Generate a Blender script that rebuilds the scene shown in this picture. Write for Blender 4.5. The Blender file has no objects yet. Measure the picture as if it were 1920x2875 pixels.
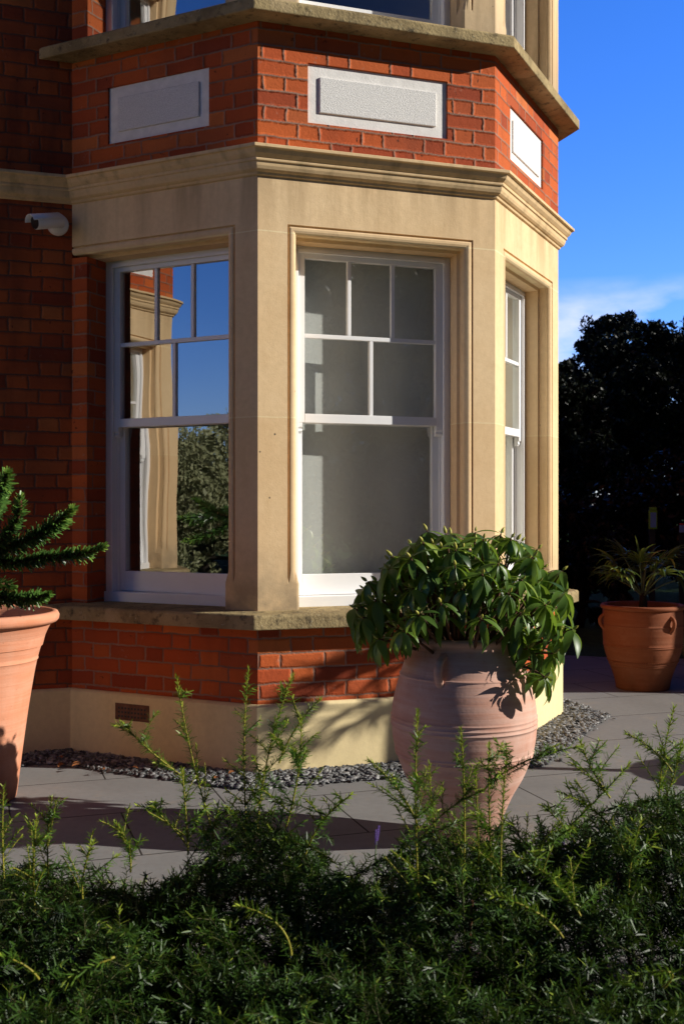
import bpy, math, random
import numpy as np
from mathutils import Vector, Matrix
from math import sin, cos, pi, tan, radians, atan2, sqrt

random.seed(7); RNG = np.random.default_rng(11)
SC = bpy.context.scene
COL = SC.collection

# ------------------------------------------------------------------ helpers
def put(o, parent=None):
    COL.objects.link(o)
    if parent is not None: o.parent = parent
    return o
def tag(o, label=None, cat=None, group=None, kind=None):
    if label: o['label'] = label
    if cat: o['category'] = cat
    if group: o['group'] = group
    if kind: o['kind'] = kind
    return o
def empty(name, loc=(0, 0, 0), rz=0.0, parent=None):
    o = bpy.data.objects.new(name, None); o.empty_display_size = .1
    o.location = loc; o.rotation_euler = (0, 0, rz)
    return put(o, parent)
def copy_tree(o, parent=None):
    c = o.copy(); COL.objects.link(c); c.parent = parent
    for ch in list(o.children): copy_tree(ch, c)
    return c

class MB:
    """collects faces and links them as one mesh object"""
    def __init__(s): s.v = []; s.f = []; s.uv = []; s.sm = []
    def face(s, pts, uv=None, smooth=False):
        b = len(s.v); s.v += [tuple(p) for p in pts]; s.f.append(tuple(range(b, b + len(pts))))
        s.uv.append(uv if uv else [(0, 0)] * len(pts)); s.sm.append(smooth)
    def box(s, x0, x1, y0, y1, z0, z1, T=None):
        T = T or (lambda a, b, c: (a, b, c))
        c = [T(x, y, z) for x in (x0, x1) for y in (y0, y1) for z in (z0, z1)]
        for q in ((0, 1, 3, 2), (4, 6, 7, 5), (0, 4, 5, 1), (2, 3, 7, 6), (0, 2, 6, 4), (1, 5, 7, 3)):
            s.face([c[i] for i in q])
    def grid(s, rows, close_u=False, smooth=True, uvs=None):
        """rows: list of equal length point lists -> quads with shared verts"""
        b = len(s.v); n = len(rows[0])
        for r in rows: s.v += [tuple(p) for p in r]
        for i in range(len(rows) - 1):
            for j in range(n if close_u else n - 1):
                k = (j + 1) % n
                s.f.append((b + i * n + j, b + i * n + k, b + (i + 1) * n + k, b + (i + 1) * n + j))
                s.uv.append([(0, 0)] * 4); s.sm.append(smooth)
    def tube(s, path, rad, n=8, cap=True, flat=1.0):
        P = [Vector(p) for p in path]
        R = rad if isinstance(rad, (list, tuple)) else [rad] * len(P)
        rows = []; ref = None
        for i, p in enumerate(P):
            t = (P[min(i + 1, len(P) - 1)] - P[max(i - 1, 0)]).normalized()
            if ref is None:
                ref = Vector((0, 0, 1)) if abs(t.z) < .9 else Vector((1, 0, 0))
            a = (ref - t * ref.dot(t)).normalized(); ref = a; bb = t.cross(a)
            rows.append([p + (a * cos(2 * pi * k / n) + bb * sin(2 * pi * k / n) * flat) * R[i] for k in range(n)])
        s.grid(rows, True)
        if cap: s.face(list(reversed(rows[0]))); s.face(rows[-1])
    def lathe(s, prof, n=72, c=(0, 0, 0), wob=0.0):
        rows = []
        ph = random.random() * 6
        for r, z in prof:
            rows.append([(c[0] + r * cos(2 * pi * k / n) * (1 + wob * sin(2 * 2 * pi * k / n + ph + z * 3)), c[1] + r * sin(2 * pi * k / n) * (1 + wob * sin(3 * 2 * pi * k / n + ph)), c[2] + z) for k in range(n)])
        s.grid(rows, True)
    def build(s, name, mat, parent=None, bevel=0.0, merge=False, seg=2):
        me = bpy.data.meshes.new(name); me.from_pydata(s.v, [], s.f); 
        ul = me.uv_layers.new(name='UVMap')
        flat = [c for f in s.uv for p in f for c in p]
        ul.data.foreach_set('uv', flat)
        me.polygons.foreach_set('use_smooth', s.sm)
        me.materials.append(mat); 
        if merge or bevel:
            import bmesh
            bm = bmesh.new(); bm.from_mesh(me); bmesh.ops.remove_doubles(bm, verts=bm.verts, dist=1e-5)
            bmesh.ops.recalc_face_normals(bm, faces=bm.faces); bm.to_mesh(me); bm.free()
        me.update()
        o = bpy.data.objects.new(name, me); put(o, parent)
        if bevel:
            md = o.modifiers.new('edge', 'BEVEL'); md.width = bevel; md.segments = seg; md.limit_method = 'ANGLE'; md.angle_limit = radians(40)
        return o

def np_mesh(name, V, F, mat, parent=None, rnd=None, smooth=False):
    V = np.asarray(V, np.float32); F = np.asarray(F, np.int32)
    me = bpy.data.meshes.new(name); k = F.shape[1]
    me.vertices.add(len(V)); me.vertices.foreach_set('co', V.ravel())
    me.loops.add(F.size); me.loops.foreach_set('vertex_index', F.ravel())
    me.polygons.add(len(F)); me.polygons.foreach_set('loop_start', np.arange(0, F.size, k, dtype=np.int32))
    me.polygons.foreach_set('loop_total', np.full(len(F), k, np.int32))
    if smooth: me.polygons.foreach_set('use_smooth', np.ones(len(F), bool))
    if rnd is not None:
        a = me.attributes.new('rnd', 'FLOAT', 'FACE'); a.data.foreach_set('value', np.asarray(rnd, np.float32))
    me.materials.append(mat); me.update(calc_edges=True); me.validate()
    o = bpy.data.objects.new(name, me)
    return put(o, parent)

# ------------------------------------------------------------------ materials
class N:
    def __init__(s, name):
        s.m = bpy.data.materials.new(name); s.m.use_nodes = True; s.t = s.m.node_tree; s.t.nodes.clear()
        s.out = s.t.nodes.new('ShaderNodeOutputMaterial')
    def n(s, typ, **kw):
        x = s.t.nodes.new('ShaderNode' + typ)
        for k, v in kw.items():
            if k.startswith('i_'): s.set(x.inputs[k[2:].replace('_', ' ')], v)
            else: setattr(x, k, v)
        return x
    def set(s, sock, v):
        if isinstance(v, bpy.types.NodeSocket): s.t.links.new(v, sock)
        elif isinstance(v, (tuple, list)) and len(v) == 3 and sock.type == 'RGBA': sock.default_value = (*v, 1)
        else: sock.default_value = v
    def ma(s, op, a, b=None, c=None, clamp=False):
        x = s.t.nodes.new('ShaderNodeMath'); x.operation = op; x.use_clamp = clamp
        for i, v in enumerate((a, b, c)):
            if v is not None: s.set(x.inputs[i], v)
        return x.outputs[0]
    def noise(s, vec, scale, detail=4, rough=.55, out='Fac'):
        x = s.n('TexNoise'); s.set(x.inputs['Vector'], vec); x.inputs['Scale'].default_value = scale
        x.inputs['Detail'].default_value = detail; x.inputs['Roughness'].default_value = rough
        return x.outputs[out]
    def mix(s, f, a, b, typ='MIX'):
        x = s.t.nodes.new('ShaderNodeMix'); x.data_type = 'RGBA'; x.blend_type = typ
        s.set(x.inputs[0], f); s.set(x.inputs[6], a); s.set(x.inputs[7], b); return x.outputs[2]
    def ramp(s, v, a, b, lo=0., hi=1.):
        x = s.n('MapRange'); s.set(x.inputs[0], v); x.inputs[1].default_value = a; x.inputs[2].default_value = b
        x.inputs[3].default_value = lo; x.inputs[4].default_value = hi; return x.outputs[0]
    def pos(s): return s.n('NewGeometry').outputs['Position']
    def obj(s): return s.n('TexCoord').outputs['Object']
    def scale(s, v, sc):
        x = s.n('Mapping'); s.set(x.inputs[0], v); x.inputs['Scale'].default_value = sc; return x.outputs[0]
    def bump(s, h, dist, strength=1.0, nrm=None):
        x = s.n('Bump'); s.set(x.inputs['Height'], h); x.inputs['Distance'].default_value = dist
        x.inputs['Strength'].default_value = strength
        if nrm is not None: s.set(x.inputs['Normal'], nrm)
        return x.outputs[0]
    def prin(s, col, rough=.7, nrm=None, spec=.3, **kw):
        p = s.n('BsdfPrincipled'); s.set(p.inputs['Base Color'], col); s.set(p.inputs['Roughness'], rough)
        p.inputs['Specular IOR Level'].default_value = spec
        if nrm is not None: s.set(p.inputs['Normal'], nrm)
        s.sh = p.outputs[0]; s.t.links.new(s.sh, s.out.inputs[0]); return s.m
    def surf(s, sh): s.t.links.new(sh, s.out.inputs[0]); return s.m

def mat_brick(name='red_brick', mo_a=(.30, .15, .095), mo_b=(.48, .30, .225), dark=.6, soot_shade=.25):
    N_ = N(name); uv = N_.n('UVMap', uv_map='UVMap').outputs[0]
    P = N_.pos()
    nz = N_.noise(P, 9, 3, out='Color')
    nz2 = N_.noise(P, 60, 2, out='Color')
    w = N_.n('VectorMath', operation='MULTIPLY_ADD'); N_.set(w.inputs[0], nz); w.inputs[1].default_value = (.022, .016, 0); N_.set(w.inputs[2], uv)
    w2 = N_.n('VectorMath', operation='MULTIPLY_ADD'); N_.set(w2.inputs[0], nz2); w2.inputs[1].default_value = (.010, .009, 0); N_.set(w2.inputs[2], w.outputs[0])
    sp = N_.n('SeparateXYZ'); N_.set(sp.inputs[0], w2.outputs[0]); u, v = sp.outputs[0], sp.outputs[1]
    H, ST, HD = .0745, .225, .112; PER = ST + HD
    rv = N_.ma('DIVIDE', v, H); row = N_.ma('FLOOR', rv); fv = N_.ma('MULTIPLY', N_.ma('FRACT', rv), H)
    odd = N_.ma('MODULO', row, 2.0); odd = N_.ma('ABSOLUTE', odd)
    cu = N_.ma('ADD', N_.ma('DIVIDE', u, PER), N_.ma('MULTIPLY_ADD', odd, .5, N_.ma('MULTIPLY', N_.ma('SINE', N_.ma('MULTIPLY', row, 12.7)), .07)))
    cell = N_.ma('FLOOR', cu); fu = N_.ma('MULTIPLY', N_.ma('FRACT', cu), PER)
    hd = N_.ma('GREATER_THAN', fu, ST)
    d1 = N_.ma('ABSOLUTE', N_.ma('SUBTRACT', fu, ST)); d2 = N_.ma('MINIMUM', fu, N_.ma('SUBTRACT', PER, fu))
    du = N_.ma('MINIMUM', d1, d2); dv = N_.ma('MINIMUM', fv, N_.ma('SUBTRACT', H, fv))
    ed = N_.ma('MINIMUM', du, dv)
    br = N_.ramp(ed, .0022, .0062)
    br_h = N_.ramp(ed, .002, .012)
    cid = N_.n('CombineXYZ'); N_.set(cid.inputs[0], N_.ma('MULTIPLY_ADD', cell, 2.0, hd)); N_.set(cid.inputs[1], row)
    wn = N_.n('TexWhiteNoise', noise_dimensions='3D'); N_.set(wn.inputs[0], cid.outputs[0])
    cr = N_.n('ValToRGB'); N_.set(cr.inputs[0], wn.outputs[0])
    e = cr.color_ramp.elements; e[0].color = (.33, .058, .022, 1); e[1].color = (.72, .205, .055, 1)
    for ps, c in ((.25, (.52, .095, .026, 1)), (.6, (.64, .14, .032, 1)), (.88, (.44, .09, .030, 1))):
        q = e.new(ps); q.color = c
    n1 = N_.noise(P, 40, 5, .65); n2 = N_.noise(P, 3.0, 4)
    c = N_.mix(N_.ramp(n1, .35, .75), cr.outputs[0], (.32, .055, .020), 'MIX')
    c = N_.mix(N_.ramp(n1, .3, .7, .55, .0), cr.outputs[0], c)
    bl = N_.noise(P, 16, 5, .7)
    c = N_.mix(N_.ramp(bl, .64, .74, 0, .55), c, (.5, .30, .22))         # lime bloom
    c = N_.mix(N_.ramp(N_.noise(P, 23, 3, .6), .68, .74, 0, .8), c, (.05, .018, .012))   # chipped dark holes
    mo = N_.mix(n1, mo_a, mo_b)
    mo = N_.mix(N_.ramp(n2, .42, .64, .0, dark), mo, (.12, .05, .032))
    c = N_.mix(br, mo, c)
    c = N_.mix(N_.ramp(n2, .3, .7, soot_shade, soot_shade * .1), c, (.09, .03, .018))
    c = N_.mix(N_.ramp(N_.noise(N_.scale(P, (5, 5, .8)), 1.0, 4, .6), .55, .75, 0, soot_shade), c, (.07, .026, .018))
    h = N_.ma('ADD', N_.ma('MULTIPLY', br_h, .8), N_.ma('MULTIPLY', N_.noise(P, 55, 5, .7), .55))
    return N_.prin(c, .85, N_.bump(h, .006, .9), .2)

def mat_stone(name, a, b, dirt, dz=None, stain=.3, joints=True, rough=.8, spots=True):
    N_ = N(name); P = N_.pos()
    n1 = N_.noise(P, 2.2, 5, .6); n2 = N_.noise(P, 35, 5, .65); n3 = N_.noise(P, 7, 4, .6)
    c = N_.mix(n1, a, b); c = N_.mix(N_.ramp(n2, .3, .75, 0, .35), c, tuple(x * .72 for x in a))
    st = N_.noise(N_.scale(P, (9, 9, .9)), 1.0, 4, .6)
    c = N_.mix(N_.ramp(st, .52, .75, 0, stain), c, dirt)
    c = N_.mix(N_.ramp(n3, .56, .72, 0, stain), c, dirt)
    sz = N_.n('SeparateXYZ'); N_.set(sz.inputs[0], P)
    if joints:
        wz = N_.ma('ADD', sz.outputs[2], N_.ma('MULTIPLY', N_.noise(P, 6, 2), .006))
        j = None
        for z in (1.745, 2.655, 1.745 + 2.98):
            q = N_.ma('ABSOLUTE', N_.ma('SUBTRACT', wz, z)); j = q if j is None else N_.ma('MINIMUM', j, q)
        jm = N_.ramp(j, .0015, .004, .55, 0)
        c = N_.mix(jm, c, tuple(min(1, x * 1.25) for x in b))
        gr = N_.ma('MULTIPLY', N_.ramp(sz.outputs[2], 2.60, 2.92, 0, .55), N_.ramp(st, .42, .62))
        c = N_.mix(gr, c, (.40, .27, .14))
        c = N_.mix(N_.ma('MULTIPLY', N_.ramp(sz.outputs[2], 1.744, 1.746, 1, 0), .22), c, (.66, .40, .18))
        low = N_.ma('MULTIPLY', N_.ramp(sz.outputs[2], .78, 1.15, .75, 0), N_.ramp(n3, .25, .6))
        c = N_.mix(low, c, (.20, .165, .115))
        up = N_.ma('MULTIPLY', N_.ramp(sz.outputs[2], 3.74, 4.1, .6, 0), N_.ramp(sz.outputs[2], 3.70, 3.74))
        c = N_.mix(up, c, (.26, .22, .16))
    if spots:
        vz = N_.n('TexVoronoi'); N_.set(vz.inputs['Vector'], P); vz.inputs['Scale'].default_value = 9
        sp = N_.ma('MULTIPLY', N_.ramp(vz.outputs['Distance'], .03, .055, 1, 0), N_.ramp(N_.noise(P, 1.4, 2), .56, .62))
        c = N_.mix(sp, c, (.11, .085, .06))
    h = N_.ma('ADD', N_.ma('MULTIPLY', n2, .6), N_.ma('MULTIPLY', N_.noise(P, 150, 3), .4))
    return N_.prin(c, rough, N_.bump(h, .003, .5), .2)

def mat_ledge():
    N_ = N('weathered_ledge_stone'); P = N_.pos()
    n1 = N_.noise(P, 5, 5, .6); n2 = N_.noise(P, 22, 5, .7); n3 = N_.noise(P, 70, 4, .6)
    c = N_.mix(N_.ramp(n1, .35, .65), (.22, .165, .085), (.44, .335, .17))
    c = N_.mix(N_.ramp(n2, .54, .68, 0, .85), c, (.075, .06, .04))
    c = N_.mix(N_.ramp(n3, .62, .70, 0, .6), c, (.42, .38, .27))
    c = N_.mix(N_.ramp(N_.noise(P, 3.2, 3), .62, .66, 0, .7), c, (.42, .32, .18))
    return N_.prin(c, .9, N_.bump(N_.ma('ADD', n2, n3), .006, .8), .15)

def mat_plain(name, col, rough=.5, spec=.4, var=.12, sc=8, bump=.0, bsc=40):
    N_ = N(name); P = N_.pos(); n1 = N_.noise(P, sc, 4)
    c = N_.mix(N_.ramp(n1, .3, .7), tuple(x * (1 - var) for x in col), tuple(min(1, x * (1 + var)) for x in col))
    nr = N_.bump(N_.noise(P, bsc, 4), bump, .6) if bump else None
    return N_.prin(c, rough, nr, spec)

def mat_terra(name, a, b, bloom, streak=.5):
    N_ = N(name); P = N_.obj()
    st = N_.noise(N_.scale(P, (2.5, 2.5, 34)), 1.0, 5, .6)
    n1 = N_.noise(P, 5, 5, .6); n2 = N_.noise(P, 70, 4, .6)
    c = N_.mix(N_.ramp(n1, .3, .7), a, b)
    c = N_.mix(N_.ramp(st, .4, .7, 0, streak), c, bloom)
    c = N_.mix(N_.ramp(N_.noise(P, 9, 5, .7), .55, .72, 0, .45), c, bloom)
    c = N_.mix(N_.ramp(n2, .62, .75, 0, .35), c, tuple(x * .5 for x in a))
    oz = N_.n('SeparateXYZ'); N_.set(oz.inputs[0], P)
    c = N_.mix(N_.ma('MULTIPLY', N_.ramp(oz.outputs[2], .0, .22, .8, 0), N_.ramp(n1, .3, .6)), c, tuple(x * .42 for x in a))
    c = N_.mix(N_.ramp(N_.noise(N_.scale(P, (6, 6, 1.2)), 1.0, 4), .58, .74, 0, .5), c, bloom)
    c = N_.mix(N_.ramp(N_.noise(N_.scale(P, (9, 9, 1.5)), 1.3, 4), .62, .76, 0, .4), c, tuple(x * .55 for x in a))
    h = N_.ma('ADD', N_.ma('MULTIPLY', N_.noise(N_.scale(P, (1.5, 1.5, 90)), 1.0, 3), .7), N_.ma('MULTIPLY', n2, .3))
    return N_.prin(c, .8, N_.bump(h, .003, .7), .2)

def mat_leaf(name, a, b, c3, rough=.35, trans=.25, spec=.5, tcol=None):
    N_ = N(name); at = N_.n('Attribute', attribute_name='rnd').outputs['Fac']
    cr = N_.n('ValToRGB'); N_.set(cr.inputs[0], at); e = cr.color_ramp.elements
    e[0].color = (*a, 1); e[1].color = (*c3, 1); q = e.new(.72); q.color = (*b, 1)
    N_.prin(cr.outputs[0], rough, None, spec); pr = N_.sh
    if trans:
        tr = N_.n('BsdfTranslucent'); N_.set(tr.inputs[0], N_.mix(.5, cr.outputs[0], tcol or c3))
        mx = N_.n('MixShader'); mx.inputs[0].default_value = trans
        N_.t.links.new(pr, mx.inputs[1]); N_.t.links.new(tr.outputs[0], mx.inputs[2])
        return N_.surf(mx.outputs[0])
    return N_.m

def mat_glass():
    N_ = N('window_glass'); P = N_.pos()
    nr = N_.bump(N_.noise(N_.scale(P, (1.6, 1.6, 1.0)), 1.6, 1, .4), .012, .16)
    g = N_.n('NewGeometry'); dp = N_.n('VectorMath', operation='DOT_PRODUCT'); N_.set(dp.inputs[0], g.outputs['Incoming']); N_.set(dp.inputs[1], g.outputs['Normal'])
    sch = N_.ma('POWER', N_.ma('SUBTRACT', 1.0, N_.ma('ABSOLUTE', dp.outputs['Value'])), 5.0); F0 = .27
    f = N_.ma('MULTIPLY_ADD', sch, 1 - F0, F0)
    tr = N_.n('BsdfTransparent'); tr.inputs[0].default_value = (.93, .95, .94, 1)
    gl = N_.n('BsdfGlossy'); gl.inputs['Roughness'].default_value = 0.0; N_.set(gl.inputs['Normal'], nr); gl.inputs[0].default_value = (1, 1, 1, 1)
    mx = N_.n('MixShader'); N_.t.links.new(f, mx.inputs[0]); N_.t.links.new(tr.outputs[0], mx.inputs[1]); N_.t.links.new(gl.outputs[0], mx.inputs[2])
    return N_.surf(mx.outputs[0])

def mat_paving(th):
    N_ = N('grey_stone_paving'); P = N_.pos()
    mp = N_.n('Mapping'); N_.set(mp.inputs[0], P); mp.inputs['Rotation'].default_value = (0, 0, -th); mp.inputs['Location'].default_value = (.31, .12, 0)
    bt = N_.n('TexBrick'); N_.set(bt.inputs[0], mp.outputs[0]); bt.inputs['Scale'].default_value = 1; bt.inputs['Mortar Size'].default_value = .0045
    bt.inputs['Brick Width'].default_value = .9; bt.inputs['Row Height'].default_value = .6; bt.inputs['Mortar Smooth'].default_value = .25
    bt.inputs[1].default_value = (.0, 0, 0, 1); bt.inputs[2].default_value = (1, 1, 1, 1); bt.inputs[3].default_value = (.5, .5, .5, 1)
    n1 = N_.noise(P, 2.3, 5, .6); n2 = N_.noise(P, 28, 5, .65)
    c = N_.mix(n1, (.19, .186, .18), (.27, .264, .256))
    c = N_.mix(N_.ma('MULTIPLY', bt.outputs[0], .35), c, (.21, .20, .20))
    c = N_.mix(N_.ramp(n2, .4, .75, 0, .4), c, (.17, .158, .15))
    c = N_.mix(N_.ramp(N_.noise(P, 6, 4, .6), .58, .7, 0, .35), c, (.32, .26, .20))
    c = N_.mix(N_.ramp(N_.noise(P, 1.1, 5, .65), .5, .7, 0, .35), c, (.15, .145, .14))
    c = N_.mix(N_.ramp(N_.noise(P, 45, 2, .5), .72, .76, 0, .6), c, (.10, .095, .085))
    c = N_.mix(bt.outputs[1], c, (.045, .04, .036))
    h = N_.ma('ADD', N_.ma('MULTIPLY', N_.noise(P, 11, 5, .6), .5), N_.ma('MULTIPLY', bt.outputs[1], -.6))
    return N_.prin(c, .85, N_.bump(h, .006, .6), .1)

TH = .3254
AX, AY = -.41, 5.3
M = {}
M['brick'] = mat_brick()
M['brick_shaded'] = mat_brick('shade_painted_brick', (.13, .06, .04), (.22, .12, .085), .6, .6)  # main wall's shade painted into the brick and mortar colours
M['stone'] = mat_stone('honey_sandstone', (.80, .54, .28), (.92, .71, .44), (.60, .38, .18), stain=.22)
M['render'] = mat_stone('cream_plinth_render', (.82, .66, .35), (.88, .72, .41), (.52, .40, .22), joints=False, spots=False, stain=.22)
M['corn'] = mat_stone('moulded_sandstone', (.70, .49, .25), (.86, .63, .37), (.22, .155, .08), joints=False, stain=.5)
M['ledge'] = mat_ledge()
M['panel'] = mat_plain('pale_cement_panel', (.84, .81, .77), .85, .2, .08, 20, .002, 120)
M['panel_rough'] = mat_plain('roughcast_panel', (.80, .78, .75), .9, .2, .14, 200, .006, 230)
M['white'] = mat_plain('white_gloss_paint', (.88, .88, .88), .35, .45, .03, 6)
M['glass'] = mat_glass()
M['room'] = mat_plain('pale_grey_plaster', (.50, .50, .47), .9, .2, .04, 2)
M['blind'] = mat_plain('grey_blind_cloth', (.80, .80, .77), .9, .1, .05, 3)
M['curtain'] = mat_plain('pale_curtain_cloth', (.80, .78, .68), .9, .1, .05, 3)
M['vent'] = mat_plain('old_vent_clay', (.17, .085, .055), .9, .1, .3, 30)
M['floor'] = mat_plain('oak_floor', (.22, .17, .11), .6, .3, .2, 3)
M['slate_roof'] = mat_plain('roof_slate', (.09, .09, .10), .7, .3, .3, 12)
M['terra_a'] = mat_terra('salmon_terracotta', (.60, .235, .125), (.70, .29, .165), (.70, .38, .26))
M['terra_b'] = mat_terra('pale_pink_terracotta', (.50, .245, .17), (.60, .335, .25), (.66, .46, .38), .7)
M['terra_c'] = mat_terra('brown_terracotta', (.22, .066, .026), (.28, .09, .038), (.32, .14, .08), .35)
M['soil'] = mat_plain('potting_soil', (.045, .03, .02), .95, .1, .4, 40, .02, 60)
M['paving'] = mat_paving(TH)
M['earth'] = mat_plain('dark_bed_soil', (.02, .015, .010), .95, .1, .4, 30, .02, 40)
M['grass'] = mat_plain('lawn_green', (.045, .085, .02), .9, .1, .35, 12, .03, 60)
M['black'] = mat_plain('black_plastic', (.012, .012, .014), .3, .5)
M['metal_dark'] = mat_plain('dark_metal', (.03, .03, .03), .5, .4)

# ------------------------------------------------------------------ camera, world, sun
F_PX, EYE = 3052.0, 1.29
cam = bpy.data.cameras.new('camera'); co = bpy.data.objects.new('camera', cam); put(co)
co.location = (0, 0, EYE); co.rotation_euler = (radians(90), 0, 0)
cam.sensor_fit = 'VERTICAL'; cam.sensor_height = 36; cam.lens = F_PX / 2875 * 36
cam.shift_y = (1430 - 1437.5) / 2875; cam.clip_start = .05; cam.clip_end = 2000
cam.dof.use_dof = True; cam.dof.focus_distance = 4.3; cam.dof.aperture_fstop = 7.1
SC.camera = co
def at(x, y, Y):
    """world point at depth Y seen at photo pixel (1568 wide view)"""
    return Vector(((x * 1.22449 - 960) / F_PX * Y, Y, EYE - (y * 1.22449 - 1430) / F_PX * Y))

S_EL, S_AZ = radians(24), radians(-6.5)          # azimuth from +X towards the camera
sd = Vector((cos(S_EL) * cos(S_AZ), cos(S_EL) * sin(S_AZ), sin(S_EL)))
sl = bpy.data.lights.new('sun', 'SUN'); sl.energy = 5.0; sl.angle = radians(.5); sl.color = (1, .95, .86)
so = bpy.data.objects.new('sun', sl); put(so); so.rotation_euler = sd.to_track_quat('Z', 'Y').to_euler(); so.location = (20, -2, 10)

w = bpy.data.worlds.new('World'); SC.world = w; w.use_nodes = True; nt = w.node_tree; nt.nodes.clear()
wo = nt.nodes.new('ShaderNodeOutputWorld'); bg = nt.nodes.new('ShaderNodeBackground'); bg.inputs[1].default_value = .05
sky = nt.nodes.new('ShaderNodeTexSky'); sky.sky_type = 'NISHITA'; sky.sun_disc = False; sky.sun_elevation = S_EL
sky.sun_rotation = atan2(sd.x, sd.y); sky.altitude = 30; sky.air_density = 1.0; sky.dust_density = .25; sky.ozone_density = 3.0
hs = nt.nodes.new('ShaderNodeHueSaturation'); hs.inputs['Saturation'].default_value = 1.3; hs.inputs['Value'].default_value = 1.0
nt.links.new(sky.outputs[0], hs.inputs['Color'])
tc = nt.nodes.new('ShaderNodeTexCoord'); mp = nt.nodes.new('ShaderNodeMapping'); mp.inputs['Scale'].default_value = (1, 1, 2.6); mp.inputs['Location'].default_value = (.15, .0, .02)
nt.links.new(tc.outputs['Generated'], mp.inputs[0])
cn = nt.nodes.new('ShaderNodeTexNoise'); cn.inputs['Scale'].default_value = 5.0; cn.inputs['Detail'].default_value = 7; cn.inputs['Roughness'].default_value = .52
nt.links.new(mp.outputs[0], cn.inputs['Vector'])
sx = nt.nodes.new('ShaderNodeSeparateXYZ'); nt.links.new(tc.outputs['Generated'], sx.inputs[0])
def wmap(sock, a, b, lo, hi):
    x = nt.nodes.new('ShaderNodeMapRange'); nt.links.new(sock, x.inputs[0])
    for i, q in enumerate((a, b, lo, hi)): x.inputs[i + 1].default_value = q
    return x.outputs[0]
def wmul(a, b):
    x = nt.nodes.new('ShaderNodeMath'); x.operation = 'MULTIPLY'; nt.links.new(a, x.inputs[0]); nt.links.new(b, x.inputs[1]); return x.outputs[0]
cm = wmul(wmap(cn.outputs[0], .49, .64, 0, 1), wmul(wmap(sx.outputs[2], .06, .11, 0, 1), wmap(sx.outputs[2], .165, .205, 1, 0)))
mx = nt.nodes.new('ShaderNodeMix'); mx.data_type = 'RGBA'; cmx = mx.inputs[0]; nt.links.new(hs.outputs[0], mx.inputs[6]); mx.inputs[7].default_value = (3.4, 3.5, 3.7, 1)
def lobe(d, a, b, lo, hi):
    v = nt.nodes.new('ShaderNodeVectorMath'); v.operation = 'DOT_PRODUCT'; nt.links.new(tc.outputs['Generated'], v.inputs[0]); v.inputs[1].default_value = Vector(d).normalized()
    x = nt.nodes.new('ShaderNodeMapRange'); x.interpolation_type = 'SMOOTHSTEP'; nt.links.new(v.outputs['Value'], x.inputs[0])
    for i, q in enumerate((a, b, lo, hi)): x.inputs[i + 1].default_value = q
    return x.outputs[0]
lc = lobe((.3, .95, .15), .80, .92, 0, 1); nt.links.new(wmul(cm, lc), cmx)
l1 = lobe((.22, .93, .26), .86, .975, .45, 4.6); l2 = lobe((-.84, -.50, .22), .88, .985, 0, 2.8)
la = nt.nodes.new('ShaderNodeMath'); nt.links.new(l1, la.inputs[0]); nt.links.new(l2, la.inputs[1])
tn = nt.nodes.new('ShaderNodeVectorMath'); tn.operation = 'MULTIPLY'; nt.links.new(hs.outputs[0], tn.inputs[0]); tn.inputs[1].default_value = (.54, .60, 1.0)
nt.links.new(tn.outputs[0], mx.inputs[6])
vm = nt.nodes.new('ShaderNodeVectorMath'); vm.operation = 'SCALE'; nt.links.new(mx.outputs[2], vm.inputs[0]); nt.links.new(la.outputs[0], vm.inputs['Scale'])
nt.links.new(vm.outputs[0], bg.inputs[0]); nt.links.new(bg.outputs[0], wo.inputs[0])

SC.view_settings.view_transform = 'Standard'; SC.view_settings.look = 'None'; SC.view_settings.exposure = 0
SC.render.engine = 'CYCLES'
SC.cycles.use_denoising = True; SC.cycles.film_exposure = 1.22
SC.cycles.max_bounces = 7; SC.cycles.transparent_max_bounces = 12

# ------------------------------------------------------------------ ground
def sheet(name, pts, z, mat, label=None):
    m = MB(); m.face([(x, y, z) for x, y in pts]); o = m.build(name, mat); o['kind'] = 'structure'
    if label: o['label'] = label
    return o
sheet('ground', [(-400, -400), (400, -400), (400, 400), (-400, 400)], -.012, M['grass'], 'dark green grass ground reaching to the horizon')
back = [(7, 9.3), (4.5, 9.25), (3.2, 9.35), (2.4, 9.45), (1.6, 9.75), (.8, 10.4), (0, 11), (-14, 11)]
sheet('paving', [(-14, 2.95), (7, 2.95)] + back, 0, M['paving'], 'large grey stone paving slabs around the house')
sheet('planting_bed', [(-6, -1.0), (6, -1.0), (6, 2.95), (-6, 2.95)], -.004, M['earth'], 'dark soil of the bed under the hedge')

# ------------------------------------------------------------------ house
W1, W2, W3 = 1.15, 1.28, 1.245
c45 = cos(pi / 4)
house = empty('brick_house', (AX, AY, 0), TH)
tag(house, 'red brick house with a canted bay of honey stone and white sash windows', 'house')

YM = W1 * c45                                     # main wall plane
def bay_pts(x0, sym):
    a = Vector((x0, 0)); b = Vector((x0 + W2, 0)); p = Vector((x0 - YM, YM))
    c = Vector((x0 + W2 + YM, YM)) if sym else Vector((x0 + W2 + W3 * c45, W3 * c45))
    return [p, a, b, c]
BAY2X = -5.05
BP2 = bay_pts(BAY2X, True); BP = bay_pts(0, False)
LEFT = Vector((-13.5, YM)); RIGHT = Vector((BP[3].x, 9.0))
PATH = [LEFT] + BP2 + BP + [RIGHT]
def nrm(a, b):
    d = (b - a).normalized(); return Vector((d.y, -d.x))
def mitre(path, i):
    n = len(path)
    if i == 0: return nrm(path[0], path[1])
    if i == n - 1: return nrm(path[-2], path[-1])
    a, b = nrm(path[i - 1], path[i]), nrm(path[i], path[i + 1])
    m = (a + b).normalized(); return m / m.dot(a)
MIT = [mitre(PATH, i) for i in range(len(PATH))]
CUM = [0.0]
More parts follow.
